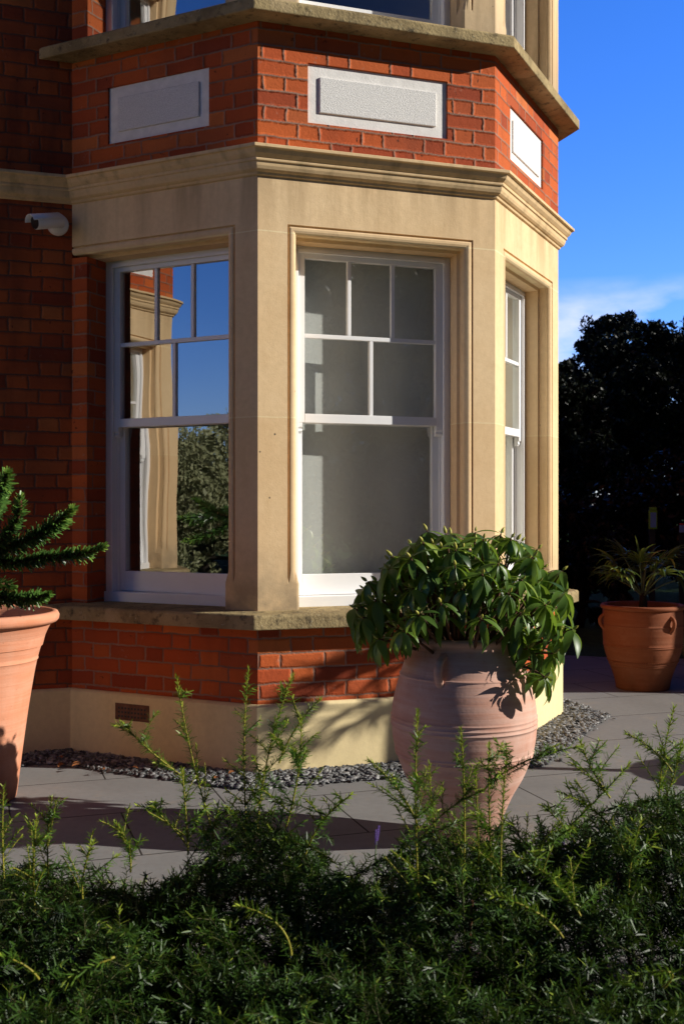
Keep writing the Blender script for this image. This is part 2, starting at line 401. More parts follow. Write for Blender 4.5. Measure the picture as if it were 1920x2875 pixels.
for i in range(len(PATH) - 1): CUM.append(CUM[-1] + (PATH[i + 1] - PATH[i]).length)

def sweep(mb, i0, i1, prof, m0=None, m1=None, closed=True, smooth=False, sub=1):
    """sweep (offset, z) profile along PATH[i0..i1] with mitred corners"""
    mit = {i: MIT[i] for i in range(i0, i1 + 1)}
    if m0 is not None: mit[i0] = Vector(m0)
    if m1 is not None: mit[i1] = Vector(m1)
    n = len(prof)
    def P(i, o, z): q = PATH[i] + mit[i] * o; return (q.x, q.y, z)
    for i in range(i0, i1):
        for k in range(n if closed else n - 1):
            (o0, z0), (o1, z1) = prof[k], prof[(k + 1) % n]
            u0, u1 = CUM[i], CUM[i + 1]
            va = z0 if abs(z0 - z1) > 1e-4 else z0 - o0; vb = z1 if abs(z0 - z1) > 1e-4 else z0 - o1
            mb.face([P(i, o0, z0), P(i + 1, o0, z0), P(i + 1, o1, z1), P(i, o1, z1)], [(u0, va), (u1, va), (u1, vb), (u0, vb)])
    if closed:
        mb.face([P(i0, o, z) for o, z in prof], [(o, z) for o, z in prof])
        mb.face([P(i1, o, z) for o, z in reversed(prof)], [(o, z) for o, z in reversed(prof)])
TK = -.30
def rect(z0, z1, o=0.0, t=TK): return [(o, z0), (o, z1), (t, z1), (t, z0)]

Z_PL, Z_SB, Z_ST, Z_CB, Z_CT, Z_LB, Z_LT, DZ = .338, .712, .79, 2.918, 3.052, 3.672, 3.742, 2.958
TOPZ = 6.35
# plain walls: main wall segments and the side wall
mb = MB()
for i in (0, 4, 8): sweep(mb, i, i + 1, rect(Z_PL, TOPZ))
mb.build('brick_wall', M['brick_shaded'], house)
mb = MB(); sweep(mb, 0, 9, [(.028, 0), (.028, Z_PL - .012), (.014, Z_PL), (TK, Z_PL), (TK, 0)]); mb.build('plinth', M['render'], house, bevel=.004)
# string course along everything
cp = [(0, Z_CB), (.012, Z_CB + .004), (.016, Z_CB + .016), (.024, Z_CB + .018), (.034, Z_CB + .026), (.041, Z_CB + .04), (.044, Z_CB + .054),
      (.044, Z_CB + .058), (.052, Z_CB + .060), (.054, Z_CB + .070), (.050, Z_CB + .074), (.058, Z_CB + .080), (.070, Z_CB + .092), (.078, Z_CB + .108),
      (.080, Z_CB + .112), (.094, Z_CB + .114), (.094, Z_CB + .130), (0, Z_CT + .006), (-.05, Z_CT + .006), (-.05, Z_CB)]
mb = MB(); sweep(mb, 0, 9, cp); mb.build('string_course', M['corn'], house, bevel=.0022)

def bay(i0, sym):
    """i0: PATH index of the left springing point; three facets follow"""
    m0, m1 = (-sqrt(2), 0), ((sqrt(2), 0) if sym else None)
    i3 = i0 + 3
    # the sill and the ledge die into the main wall on the left
    for z0, z1, z2 in ((Z_PL, Z_SB, 'brick_apron'), (Z_CT - .03, Z_LB, 'brick_frieze'), (5.97, TOPZ, 'brick_parapet')):
        mb = MB(); prof = rect(z0, z1)
        if z2 == 'brick_frieze': continue
        sweep(mb, i0, i3, prof); mb.build(z2, M['brick'], house)
    def slab(z0, z1, p, name):
        pr = [(p, z0), (p, z1 - .012), (p - .012, z1 - .004), (.0, z1), (TK, z1), (TK, z0), (p - .03, z0), (p - .034, z0 + .008), (p - .042, z0 + .008), (p - .046, z0)]
        # simple closed outline: weathered top, drip under the front edge
        pr = [(p, z0), (p, z1 - .014), (p - .010, z1 - .005), (0, z1 + .004), (TK, z1 + .004), (TK, z0)]
        mb = MB(); n_end = i3 if sym else i3 + 1
        if sym: sweep(mb, i0, i3, pr, m0, m1)
        else:
            sweep(mb, i0, i3 + 1, pr, m0)
        return mb.build(name, M['ledge'], house, bevel=.006)
    slab(Z_SB, Z_ST, .118, 'sill'); slab(Z_LB, Z_LT, .122, 'ledge')
    segs = [(PATH[i0 + k], PATH[i0 + k + 1], i0 + k) for k in range(3)]
    for k, (a, b, pi_) in enumerate(segs):
        wd = (b - a).length; D = (b - a).normalized(); Nn = Vector((D.y, -D.x))
        t0 = (MIT[pi_].dot(D)); t1 = MIT[pi_ + 1].dot(D)
        def T(u, o, z): q = a + D * u + Nn * o; return (q.x, q.y, z)
        def TL(o): return o * t0                       # left end of the facet at offset o
        def TR(o): return wd + o * t1
        def block(mb, u0, u1, z0, z1, o0=0.0, o1=TK):
            """box whose ends follow the mitre when u is None"""
            def U(u, o, e): return u if u is not None else (TL(o) if e == 0 else TR(o))
            c = [T(U(u, o, e), o, z) for e, u in ((0, u0), (1, u1)) for o in (o1, o0) for z in (z0, z1)]
            uo = CUM[pi_]
            uvl = lambda idx: [(uo + (0 if u0 is None else u0) if j < 4 else uo + (wd if u1 is None else u1), (z0, z1)[j % 2]) for j in idx]
            for q in ((0, 1, 3, 2), (4, 6, 7, 5), (0, 4, 5, 1), (2, 3, 7, 6), (0, 2, 6, 4), (1, 5, 7, 3)):
                if q in ((0, 1, 3, 2), (4, 6, 7, 5)):
                    uv = [(uo + (u0 or 0 if j < 4 else u1 or wd) - (0 if (j // 2) % 2 else (o1)), (z0, z1)[j % 2]) for j in q]
                elif q in ((0, 2, 6, 4), (1, 5, 7, 3)):
                    uv = [(uvl([j])[0][0], (z0 if q[0] == 0 else z1) + (0 if (j // 2) % 2 else .3)) for j in q]
                else: uv = uvl(q)
                mb.face([c[j] for j in q], uv)
        brick_left = (k == 0); brick_right = sym and k == 2
        ml, mr = .19, .18
        if brick_left: ml = .10
        if k == 0: mr = .178
        if brick_right: mr = .10; ml = .178
        if k == 1: ml = .199; mr = .174
        u0, u1 = ml, wd - mr
        # ------- brick frieze with a recessed panel
        pu0, pu1, pz0, pz1 = (.255, wd - .272, 3.205, 3.502)
        if k == 0: pu0, pu1 = .238, .868
        if k == 2: pu0, pu1 = .262, .902
        mb = MB(); zb, zt = Z_CT - .03, Z_LB
        block(mb, None, pu0, zb, zt); block(mb, pu1, None, zb, zt); block(mb, pu0, pu1, zb, pz0); block(mb, pu0, pu1, pz1, zt)
        block(mb, pu0, pu1, pz0, pz1, -.05, TK)
        mb.build('brick_frieze', M['brick'], house)
        mb = MB(); rr = random.Random(k + 5)
        # slightly ragged cement panel, set back in the brick
        nn = 26; up = []; dn = []
        for j in range(nn + 1):
            uu = pu0 - .002 + (pu1 - pu0 + .004) * j / nn
            up.append(T(uu, -.010, pz1 + rr.uniform(-.001, .006))); dn.append(T(uu, -.010, pz0 - rr.uniform(-.001, .006)))
        mb.box(pu0, pu1, -.05, -.012, pz0, pz1, T)
        pan = mb.build('panel', M['panel'], house, bevel=.003)
        if k == 0: pan['label'] = 'pale panel in shade with a raised rectangle'
        mb = MB(); mb.box(pu0 + .062, pu1 - .062, -.02, -.002, pz0 + .058, pz1 - .062, T); mb.build('raised_rectangle', M['panel_rough'], pan, bevel=.004)
        # ------- two storeys of stone surround and window
        for lev in (0, 1):
            dz = DZ * lev
            z0, z1 = Z_ST + dz + .004, 2.645 + dz
            zt = Z_CB + dz + .03
            MW = .048
            mb = MB()
            if not brick_left: block(mb, None, u0 - MW, Z_ST + dz, zt)
            if not brick_right: block(mb, u1 + MW, None, Z_ST + dz, zt)
            hl = None if brick_left else u0 - MW; hr = None if brick_right else u1 + MW
            block(mb, hl, hr, z1 + MW, zt)
            # moulded architrave
            mo = [(.048, 0), (.046, -.012), (.040, -.014), (.038, -.004), (.031, .0), (.020, .0), (.010, -.004), (.003, -.013), (.001, -.024), (.005, -.030), (.005, -.070), (-.012, -.076), (-.014, -.16), (-.014, TK), (.048, TK)]
            pl = [(.048, 0), (.046, 0), (.040, 0), (.038, 0), (.031, 0), (.020, 0), (.010, 0), (.0, 0), (-.010, -.004), (-.014, -.012), (-.014, -.070), (-.014, -.076), (-.014, -.16), (-.014, TK), (.048, TK)]
            st = []                                     # (centre u, z, outward du, dz, profile)
            L = [(u0, z0, -1, 0, pl), (u0, .925 + dz, -1, 0, pl), (u0, .985 + dz, -1, 0, mo), (u0, z1, -1, 1, mo)]
            R = [(u1, z1, 1, 1, mo), (u1, .985 + dz, 1, 0, mo), (u1, .925 + dz, 1, 0, pl), (u1, z0, 1, 0, pl)]
            if brick_left: L = [(.0, z1, 0, 1, mo)]
            if brick_right: R = [(wd, z1, 0, 1, mo)]
            st = L + R
            for j in range(len(st) - 1):
                A_, B_ = st[j], st[j + 1]
                for q in range(len(mo)):
                    r = (q + 1) % len(mo)
                    pt = lambda S, i: T(S[0] + S[2] * S[4][i][0], S[4][i][1], S[1] + S[3] * S[4][i][0])
                    mb.face([pt(A_, q), pt(A_, r), pt(B_, r), pt(B_, q)])
            for S, rev in ((st[0], False), (st[-1], True)):
                pts = [T(S[0] + S[2] * a_, b_, S[1] + S[3] * a_) for a_, b_ in S[4]]
                mb.face(pts[::-1] if rev else pts)
            sname = 'stone_surround'
            mb.build(sname, M['stone'], house, merge=True)
            if brick_left or brick_right:
                mb = MB()
                if brick_left: block(mb, None, u0, Z_ST + dz - .002, z1 - .014)
                if brick_right: block(mb, u1, None, Z_ST + dz - .002, z1 - .014)
                mb.build('brick_jamb', M['brick'], house)
            # ------- sash window
            win = empty('sash_window', (0, 0, 0), 0, house)
            a0, a1 = u0 + .014 - .02, u1 - .014 + .02
            if brick_left: a0 = u0 - .01
            fr = MB(); zf = z0; 
            fi0, fi1 = a0 + .052, a1 - .052           # frame inner edges
            fr.box(a0, fi0, -.27, -.158, zf, z1 + .02, T); fr.box(fi1, a1, -.27, -.158, zf, z1 + .02, T)
            fr.box(fi0, fi1, -.27, -.158, z1 - .042, z1 + .02, T)
            fr.box(a0 + .004, a1 - .004, -.285, -.142, zf - .006, zf + .052, T)
            fr.box(fi0 - .012, fi0 + .006, -.166, -.150, zf + .05, z1 - .03, T); fr.box(fi1 - .006, fi1 + .012, -.166, -.150, zf + .05, z1 - .03, T)
            fr.box(fi0 - .012, fi1 + .012, -.166, -.150, z1 - .048, z1 - .030, T)
            fr.box(fi0 - .004, fi0 + .010, -.212, -.203, zf + .05, z1 - .04, T); fr.box(fi1 - .010, fi1 + .004, -.212, -.203, zf + .05, z1 - .04, T)
            fr.build('frame', M['white'], win, bevel=.0025)
            # upper sash, three lights over two
            s0, s1 = fi0, fi1; zm = 1.733 + dz; zr = 2.178 + dz; ztp = z1 - .042
            us = MB(); f0, f1 = -.203, -.169
            sw = .044
            us.box(s0, s0 + sw, f0, f1, zm, ztp, T); us.box(s1 - sw, s1, f0, f1, zm, ztp, T)
            us.box(s0 + sw, s1 - sw, f0, f1, ztp - .03, ztp, T); us.box(s0 + sw, s1 - sw, f0, f1 + .001, zm, zm + .046, T)
            us.box(s0 + sw, s1 - sw, f0 + .004, f1 - .004, zr - .011, zr + .011, T)
            g0, g1 = s0 + sw, s1 - sw
            for q in (1, 2): uu = g0 + (g1 - g0) * q / 3; us.box(uu - .010, uu + .010, f0 + .005, f1 - .005, zr + .011, ztp - .03, T)
            uu = (g0 + g1) / 2; us.box(uu - .010, uu + .010, f0 + .005, f1 - .005, zm + .046, zr - .011, T)
            for e0, e1 in ((s0, s0 + sw), (s1 - sw, s1)):     # horns
                hp = [(f1, zm), (f1 - .001, zm - .022), (f1 - .010, zm - .030), (f1 - .006, zm - .042), (f1 - .016, zm - .055), (f0, zm - .055), (f0, zm)]
                A_ = [T(e0 + .002, o, z) for o, z in hp]; B_ = [T(e1 - .012 if e0 == s0 else e1 - .002, o, z) for o, z in hp]
                us.face(A_); us.face(B_[::-1])
                for q in range(len(hp)): r = (q + 1) % len(hp); us.face([A_[q], B_[q], B_[r], A_[r]])
            us.build('upper_sash', M['white'], win, bevel=.0025)
            ls = MB(); h0, h1 = -.248, -.213; zl = zf + .054; ztl = 1.781 + dz
            ls.box(s0, s0 + sw, h0, h1, zl, ztl, T); ls.box(s1 - sw, s1, h0, h1, zl, ztl, T)
            ls.box(s0 + sw, s1 - sw, h0, h1, zl, .955 + dz, T); ls.box(s0 + sw, s1 - sw, h0, h1, ztl - .046, ztl, T)
            ls.build('lower_sash', M['white'], win, bevel=.0025)
            gp = MB()
            gp.face([T(s0 + .03, -.187, zm + .02), T(s1 - .03, -.187, zm + .02), T(s1 - .03, -.187, ztp - .015), T(s0 + .03, -.187, ztp - .015)])
            gp.face([T(s0 + .03, -.231, zl + .04), T(s1 - .03, -.231, zl + .04), T(s1 - .03, -.231, ztl - .02), T(s0 + .03, -.231, ztl - .02)])
            gp.build('pane', M['glass'], win)
            if lev == 0 and k == 1:
                bl_ = MB(); rb = random.Random(4)
                rows = [[T(s0 - .17 + (s1 - s0 + .22) * j / 40, -.322 - .003 * sin(j * .55), z) for j in range(41)] for z in (zf + .03, z1 + .03)]
                bl_.grid(rows); bl_.build('blind', M['blind'], win)
            if lev == 0 and k == 2:
                bl_ = MB(); cu0, cu1 = s0 - .10, s1 + .08
                rows = [[T(cu0 + (cu1 - cu0) * j / 90, -.36 - .03 * sin(j * .62) - .012 * sin(j * .23 + 1), z) for j in range(91)] for z in (zf, (zf + z1) / 2, z1 + .03)]
                bl_.grid(rows); bl_.build('curtain', M['curtain'], win)
    # rooms behind the windows, one per storey
    p, a, b, c = [PATH[i0 + q] for q in range(4)]
    def inn(i, o): q = PATH[i] + MIT[i] * o; return (q.x, q.y)
    xl = p.x - .25; xr = (c.x + .25) if sym else c.x - .32
    poly = [inn(i0, -.27), inn(i0 + 1, -.27), inn(i0 + 2, -.27), inn(i0 + 3, -.27) if sym else (c.x - .28, c.y - .02), (xr, 1.3), (xr, 4.4), (xl, 4.4), (xl, 1.15)]
    for lev in (0, 1):
        zf, zc = (.45, 2.95) if lev == 0 else (3.42, 5.95)
        fl = MB(); fl.face([(x, y, zf) for x, y in poly]); fl.build('room_floor', M['floor'], house)
        rm = MB(); rm.face([(x, y, zc) for x, y in reversed(poly)])
        rm.box(xl - .1, xr + .1, 4.4, 4.5, zf - .1, zc + .1); rm.box(xl - .1, xl, YM + .3, 4.4, zf - .1, zc + .1); rm.box(xr, xr + .1, 1.2, 4.4, zf - .1, zc + .1)
        rm.build('room_wall', M['room'], house)
bay(1, True); bay(5, False)

# eaves, roof, back wall
mb = MB(); sweep(mb, 0, 9, [(0, TOPZ), (.12, TOPZ), (.16, TOPZ + .06), (.16, TOPZ + .14), (TK, TOPZ + .14), (TK, TOPZ)]); mb.build('eaves_cornice', M['corn'], house, bevel=.004)
mb = MB(); x0, x1, y0, y1 = LEFT.x - .2, RIGHT.x + .2, YM - .2, 9.2; zz = TOPZ + .145; zr = zz + 2.6; r0, r1, ry = x0 + 3.5, x1 - 3.5, (y0 + y1) / 2
e = [(x0, y0, zz), (x1, y0, zz), (x1, y1, zz), (x0, y1, zz)]; r = [(r0, ry, zr), (r1, ry, zr)]
mb.face([e[0], e[1], r[1], r[0]]); mb.face([e[1], e[2], r[1]]); mb.face([e[2], e[3], r[0], r[1]]); mb.face([e[3], e[0], r[0]]); mb.face(e[::-1])
for i0 in (1, 5):
    q = [PATH[i0 + j] + MIT[i0 + j] * .18 for j in range(4)]; ctr = ((q[0].x + q[3].x) / 2, YM + .6, zz + .75)
    for j in range(3): mb.face([(q[j].x, q[j].y, zz + .002), (q[j + 1].x, q[j + 1].y, zz + .002), ctr])
mb.build('roof', M['slate_roof'], house)
mb = MB(); mb.box(LEFT.x, RIGHT.x - .3, 8.7, 9.0, 0, TOPZ); mb.box(LEFT.x, LEFT.x + .3, YM + .3, 8.7, 0, TOPZ); mb.build('rear_wall', M['brick'], house)
# air brick in the plinth of the left facet
a, b = PATH[5], PATH[6]; D = (b - a).normalized(); Nn = Vector((D.y, -D.x))
TA = lambda u, o, z: ((a + D * u + Nn * o).x, (a + D * u + Nn * o).y, z)
ab = MB()
ab.box(.31, .525, .02, .030, .2, .286, TA)
abo = ab.build('air_brick', M['vent'], house); 
ab = MB()
for r_ in range(3):
    for q in range(9):
        ab.box(.33 + q * .0205, .34 + q * .0205, .0295, .0312, .215 + r_ * .021, .225 + r_ * .021, TA)
for x_ in (): ab.box(x_ - .012, x_ + .005, .0265, .0305, .195, .30, TA)
ab.build('vent_hole', M['black'], abo)

# ------------------------------------------------------------------ security camera
hm = Matrix.Translation((AX, AY, 0)) @ Matrix.Rotation(TH, 4, 'Z')
wp = hm @ Vector((PATH[5].x - .075, YM, 2.80))
scam = empty('security_camera', wp, TH); tag(scam, 'small white bullet camera fixed high on the shaded brick wall', 'security camera')
m = MB(); m.lathe([(0, 0), (.052, 0), (.056, .006), (.056, .03), (.05, .042), (.03, .05), (0, .052)], 36)
o = m.build('mount', M['white'], scam, merge=True); o.rotation_euler = (radians(90), 0, 0)
m = MB(); m.tube([(0, -.04, 0), (-.01, -.075, -.005), (-.035, -.10, -.012)], .022, 14); m.build('bracket', M['white'], scam)
d = Vector((-.84, -.46, -.24)).normalized(); p0 = Vector((-.025, -.085, .0))
m = MB(); m.tube([p0 - d * .05, p0 - d * .045, p0 + d * .11, p0 + d * .115], [.028, .036, .037, .035], 24); hb = m.build('housing', M['white'], scam)
m = MB(); m.tube([p0 + d * .112, p0 + d * .118], [.033, .033], 24); m.build('lens_face', M['black'], hb)
m = MB()
rows = []
sdv = d.cross(Vector((0, 0, 1))).normalized(); upv = sdv.cross(d)
for t in (-.03, .145):
    rows.append([p0 + d * t + (sdv * cos(q) + upv * sin(q)) * .041 for q in [radians(10 + 160 * j / 14) for j in range(15)]])
m.grid(rows); o = m.build('sun_shield', M['white'], hb); md = o.modifiers.new('thick', 'SOLIDIFY'); md.thickness = .003

# ------------------------------------------------------------------ slate chippings
def chips():
    V = []; Fq = []; rn = []
    def add(p, r, rz, tilt):
        n = 5; b = len(V); h = r * random.uniform(.25, .5)
        R = Matrix.Rotation(rz, 3, 'Z') @ Matrix.Rotation(tilt, 3, 'X')
        ang = sorted(random.uniform(0, 2 * pi) for _ in range(4)); ang = [2 * pi * k / 4 + random.uniform(-.4, .4) for k in range(4)]
        for s_, zz in ((1, -h / 2), (random.uniform(.75, .95), h / 2)):
            for q in ang: V.append(R @ Vector((cos(q) * r * 1.35 * s_, sin(q) * r * .75 * s_, zz)) + p)
        for k in range(4): Fq.append((b + k, b + (k + 1) % 4, b + 4 + (k + 1) % 4, b + 4 + k))
        Fq.append((b + 4, b + 5, b + 6, b + 7)); t = random.random(); rn.extend([t] * 5)
    for i, lo, cnt in ((4, 3.2, 1500), (5, 0, 2300), (6, 0, 3000), (7, 0, 3300), (8, 0, 700)):
        a, b = PATH[i], PATH[i + 1]; D = (b - a).normalized(); Nn = Vector((D.y, -D.x)); L = (b - a).length
        if i == 8: L = 1.2
        for _ in range(cnt):
            u = random.uniform(lo if i == 4 else -.1, L + .12); o_ = .02 + .28 * random.random()
            if i == 4: u = random.uniform(L - 1.6, L - .05)
            if random.random() < .015: o_ += random.uniform(0, .07)
            q = a + D * u + Nn * o_
            if i == 5 and q.y > YM - .02: continue
            z = .006 + .02 * random.random() * (1 - abs(o_ - .16) / .25)
            add(hm @ Vector((q.x, q.y, z)), random.uniform(.006, .0135) * random.choice((1, 1, 1.5)), random.uniform(0, 6.3), random.gauss(0, .6))
    N_ = N('slate_chip'); at_ = N_.n('Attribute', attribute_name='rnd').outputs['Fac']
    c = N_.mix(at_, (.035, .038, .043), (.30, .295, .29)); mt = N_.prin(c, .65, N_.bump(N_.noise(N_.pos(), 120, 3), .002, .5), .35)
    o = np_mesh('slate_chippings', [tuple(v) for v in V], Fq, mt, None, rn)
    tag(o, 'strip of grey slate chippings along the foot of the house plinth', 'chippings', kind='stuff')
chips()

# ------------------------------------------------------------------ foliage primitives
def frames(path):
    P = np.asarray([tuple(p) for p in path], float); T = np.gradient(P, axis=0); T /= np.linalg.norm(T, axis=1)[:, None] + 1e-9
    ref = np.array([.31, .17, .93]); A = np.cross(T, ref); A /= np.linalg.norm(A, axis=1)[:, None] + 1e-9; B = np.cross(T, A)
    return P, T, A, B
def resample(P, n):
    seg = np.r_[0, np.cumsum(np.linalg.norm(np.diff(P, axis=0), axis=1))]
    s = np.linspace(0, seg[-1], n); return np.stack([np.interp(s, seg, P[:, i]) for i in range(3)], 1), seg[-1]
class Needles:
    def __init__(s): s.V = []; s.r = []
    def add(s, path, spacing, length, width, lean=.9, comb=0.0, start=0.0, tipboost=1.0, r0=.3, tipbright=.5):
        P0 = np.asarray([tuple(p) for p in path], float)
        L = np.linalg.norm(np.diff(P0, axis=0), axis=1).sum(); n = max(4, int(L * (1 - start) / spacing))
        P, _ = resample(P0, max(4, int(n / (1 - start) + 1))); P = P[-n:]
        P, T, A, B = frames(P); n = len(P); t = np.linspace(0, 1, n)
        ph = np.arange(n) * 2.399 + RNG.random() * 6
        if comb:                                          # flattened, two ranked sprays
            ph = np.where(np.arange(n) % 2 == 0, 0, pi) + RNG.normal(0, .55 + .5 * (1 - comb), n)
        O = A * np.cos(ph)[:, None] + B * np.sin(ph)[:, None]
        ln = length * RNG.uniform(.65, 1.15, n) * np.where(t > .88, .65, 1); le = lean * RNG.uniform(.5, 1.3, n) + np.clip(t - .82, 0, 1) * 6
        d = O + T * le[:, None] + RNG.normal(0, .16, (n, 3)); d /= np.linalg.norm(d, axis=1)[:, None]
        sd_ = np.cross(d, T + RNG.normal(0, .25, (n, 3))); sd_ /= np.linalg.norm(sd_, axis=1)[:, None] + 1e-9
        P = P + RNG.normal(0, spacing * .4, (n, 3)) * .3
        w = width * RNG.uniform(.8, 1.2, n)
        b = P; m = P + d * (ln * .5)[:, None]; tp = P + d * ln[:, None] - np.array([0, 0, .08]) * ln[:, None]
        wv = sd_ * w[:, None]
        s.V.append(np.stack([b - wv * .75, b + wv * .75, tp + wv * .32, tp - wv * .32], 1).reshape(-1, 3))
        s.r.append(np.clip(r0 + RNG.normal(0, .13, n) + tipbright * np.clip((t - .6) / .4, 0, 1), 0, 1))
    def build(s, name, mat, parent=None):
        V = np.concatenate(s.V); F_ = np.arange(len(V)).reshape(-1, 4)
        return np_mesh(name, V, F_, mat, parent, np.concatenate(s.r))
def bez(a, b, sag=(0, 0, 0), n=12):
    a, b, g = Vector(a), Vector(b), Vector(sag); m = (a + b) / 2 + g
    return [a * (1 - t) ** 2 + m * 2 * t * (1 - t) + b * t * t for t in [i / (n - 1) for i in range(n)]]

class Leaves:
    """broad curved leaves: 2 x K quads each"""
    def __init__(s, K=6): s.V = []; s.F = []; s.r = []; s.n = 0; s.K = K
    def add(s, base, d, up, length, width, droop, fold=.25, rnd=.3, shape=1.0):
        K = s.K; d = np.array(d, float); d /= np.linalg.norm(d); up = np.array(up, float); side = np.cross(d, up); side /= np.linalg.norm(side) + 1e-9; up = np.cross(side, d)
        p = np.array(base, float); V = []
        for i in range(K + 1):
            t = i / K; wd = width * (np.sin(pi * min(1, (.04 + .96 * t)) ** (.85 * shape))) ** .8 if i < K else 0.001
            if i == 0: wd = width * .08
            cdir = d * cos(droop * t) - up * sin(droop * t); cup = up * cos(droop * t) + d * sin(droop * t)
            V += [p - side * wd + cup * wd * fold, p.copy(), p + side * wd + cup * wd * fold]
            p = p + cdir * length / K
        b = s.n; s.V += V; s.n += len(V)
        for i in range(K):
            q = b + i * 3; s.F += [(q, q + 1, q + 4, q + 3), (q + 1, q + 2, q + 5, q + 4)]; s.r += [rnd, rnd]
    def build(s, name, mat, parent=None): return np_mesh(name, s.V, s.F, mat, parent, s.r, smooth=True)

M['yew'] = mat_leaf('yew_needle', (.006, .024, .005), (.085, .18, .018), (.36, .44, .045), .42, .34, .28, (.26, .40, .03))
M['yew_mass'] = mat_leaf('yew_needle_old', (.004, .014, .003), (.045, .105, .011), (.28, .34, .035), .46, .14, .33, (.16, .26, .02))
M['yew_stem'] = mat_plain('yew_stem_green', (.27, .24, .03), .6, .3, .25, 30)
M['yew_twig'] = mat_plain('yew_twig_dark', (.05, .05, .014), .7, .3, .3, 30)
M['yew_wood'] = mat_plain('yew_wood_brown', (.10, .045, .02), .8, .2, .3, 30)
M['rhodo'] = mat_leaf('rhododendron_leaf', (.028, .075, .016), (.14, .25, .036), (.40, .47, .09), .40, .34, .45, (.34, .50, .04))
M['bud'] = mat_plain('bud_yellow_green', (.38, .36, .06), .5, .4, .2, 60)
M['twig'] = mat_plain('reddish_twig', (.12, .06, .035), .8, .2, .3, 40)
M['puzzle'] = mat_leaf('monkey_puzzle_leaf', (.018, .06, .015), (.11, .23, .04), (.32, .44, .07), .35, .12, .5)
M['palm'] = mat_leaf('palm_leaf', (.025, .06, .014), (.13, .20, .03), (.45, .45, .08), .4, .2, .4)
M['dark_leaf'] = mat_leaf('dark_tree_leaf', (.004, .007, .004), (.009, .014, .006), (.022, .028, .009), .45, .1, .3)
M['green_leaf'] = mat_leaf('garden_tree_leaf', (.26, .28, .15), (.38, .40, .22), (.48, .48, .28), .5, .2, .3)
M['bark'] = mat_plain('dark_bark', (.03, .024, .018), .9, .1, .4, 12, .02, 20)
M['lavender'] = mat_plain('lavender_purple', (.10, .055, .22), .7, .2, .3, 60)
M['stalk'] = mat_plain('grey_green_stalk', (.10, .14, .07), .7, .2, .3, 60)

# ------------------------------------------------------------------ pots
def pot(name, loc, prof, mat, label, soil_r, soil_z, wob=.004, group=None, rz=0):
    root = empty(name, loc, rz); tag(root, label, 'plant pot', group)
    m = MB(); m.lathe(prof, 96, wob=wob); m.build('body', mat, root, merge=True)
    m = MB()
    rows = [[(0.0005 * cos(2 * pi * k / 40), .0005 * sin(2 * pi * k / 40), soil_z + .02) for k in range(40)]]
    for f_ in (.3, .6, .85, 1.0): rows.append([(soil_r * f_ * cos(2 * pi * k / 40), soil_r * f_ * sin(2 * pi * k / 40), soil_z + random.uniform(-.008, .012) * (f_ < 1)) for k in range(40)])
    m.grid(rows, True); m.build('soil', M['soil'], root)
    return root
def rings(prof, zs, h=.006, hw=.006):
    """adds raised beads to a lathe profile at heights zs"""
    out = []
    outer = [p for p in prof]
    zmax = max(z for _, z in prof)
    k_top = max(range(len(prof)), key=lambda i: prof[i][1])
    for i in range(len(prof) - 1):
        (r0, z0), (r1, z1) = prof[i], prof[i + 1]; out.append((r0, z0))
        if i < k_top and z1 > z0:
            for z in sorted(zs):
                if z0 < z < z1:
                    for q, a_ in ((-hw * 1.5, 0), (-hw, .35), (-hw * .4, 1), (hw * .4, 1), (hw, .35), (hw * 1.5, 0)):
                        zz = z + q
                        if z0 < zz < z1: out.append((r0 + (r1 - r0) * (zz - z0) / (z1 - z0) + h * a_, zz))
    out.append(prof[-1]); return out
def smooth_prof(pts, n=6):
    out = []
    for i in range(len(pts) - 1):
        p0 = pts[max(i - 1, 0)]; p1 = pts[i]; p2 = pts[i + 1]; p3 = pts[min(i + 2, len(pts) - 1)]
        for k in range(n):
            t = k / n
            out.append(tuple(.5 * (2 * p1[j] + (p2[j] - p0[j]) * t + (2 * p0[j] - 5 * p1[j] + 4 * p2[j] - p3[j]) * t * t + (3 * p1[j] - p0[j] - 3 * p2[j] + p3[j]) * t ** 3) for j in (0, 1)))
    out.append(pts[-1]); return out
def strap_handle(root, ang, r_at, z0, z1, out, rad, mat, flat=1.6):
    ca, sa = cos(ang), sin(ang); pts = []
    r0, r1 = r_at(z1), r_at(z0)
    for t in [i / 14 for i in range(15)]:
        z = z1 + (z0 - z1) * t + .02 * sin(pi * t) * (1 - t); rr = r0 + (r1 - r0) * t + out * sin(pi * min(1, t * 1.02)) ** .75 - .008
        pts.append((ca * rr, sa * rr, z))
    m = MB(); m.tube(pts, [rad * 1.3] + [rad] * 13 + [rad * 1.4], 12, flat=flat)
    return m.build('handle', mat, root)
def interp_prof(pts):
    zs = sorted(pts, key=lambda p: p[1])
    return lambda z: float(np.interp(z, [p[1] for p in zs], [p[0] for p in zs]))

# urn with the rhododendron
UX, UY = .478, 4.27
up = [(.118, 0), (.124, .012), (.136, .05), (.187, .17), (.235, .257), (.272, .36), (.2835, .45), (.280, .53), (.260, .615), (.232, .70), (.213, .752)]
us_ = rings(smooth_prof(up, 7), (.335, .35, .452, .47, .486, .648, .700), .0038, .0042)
lip = [(.210, .766), (.218, .774), (.224, .785), (.222, .796), (.212, .800), (.200, .796), (.192, .78), (.195, .74), (.205, .70)]
urn = pot('urn_pot', (UX, UY, 0), us_ + lip, M['terra_b'], 'tall pale pink swelling urn standing in front of the bay', .212, .70, group=None)
ra = interp_prof(up)
for an in (radians(-117), radians(-8), radians(120)): strap_handle(urn, an, ra, .635, .735, .042, .0125, M['terra_b'], 1.3)

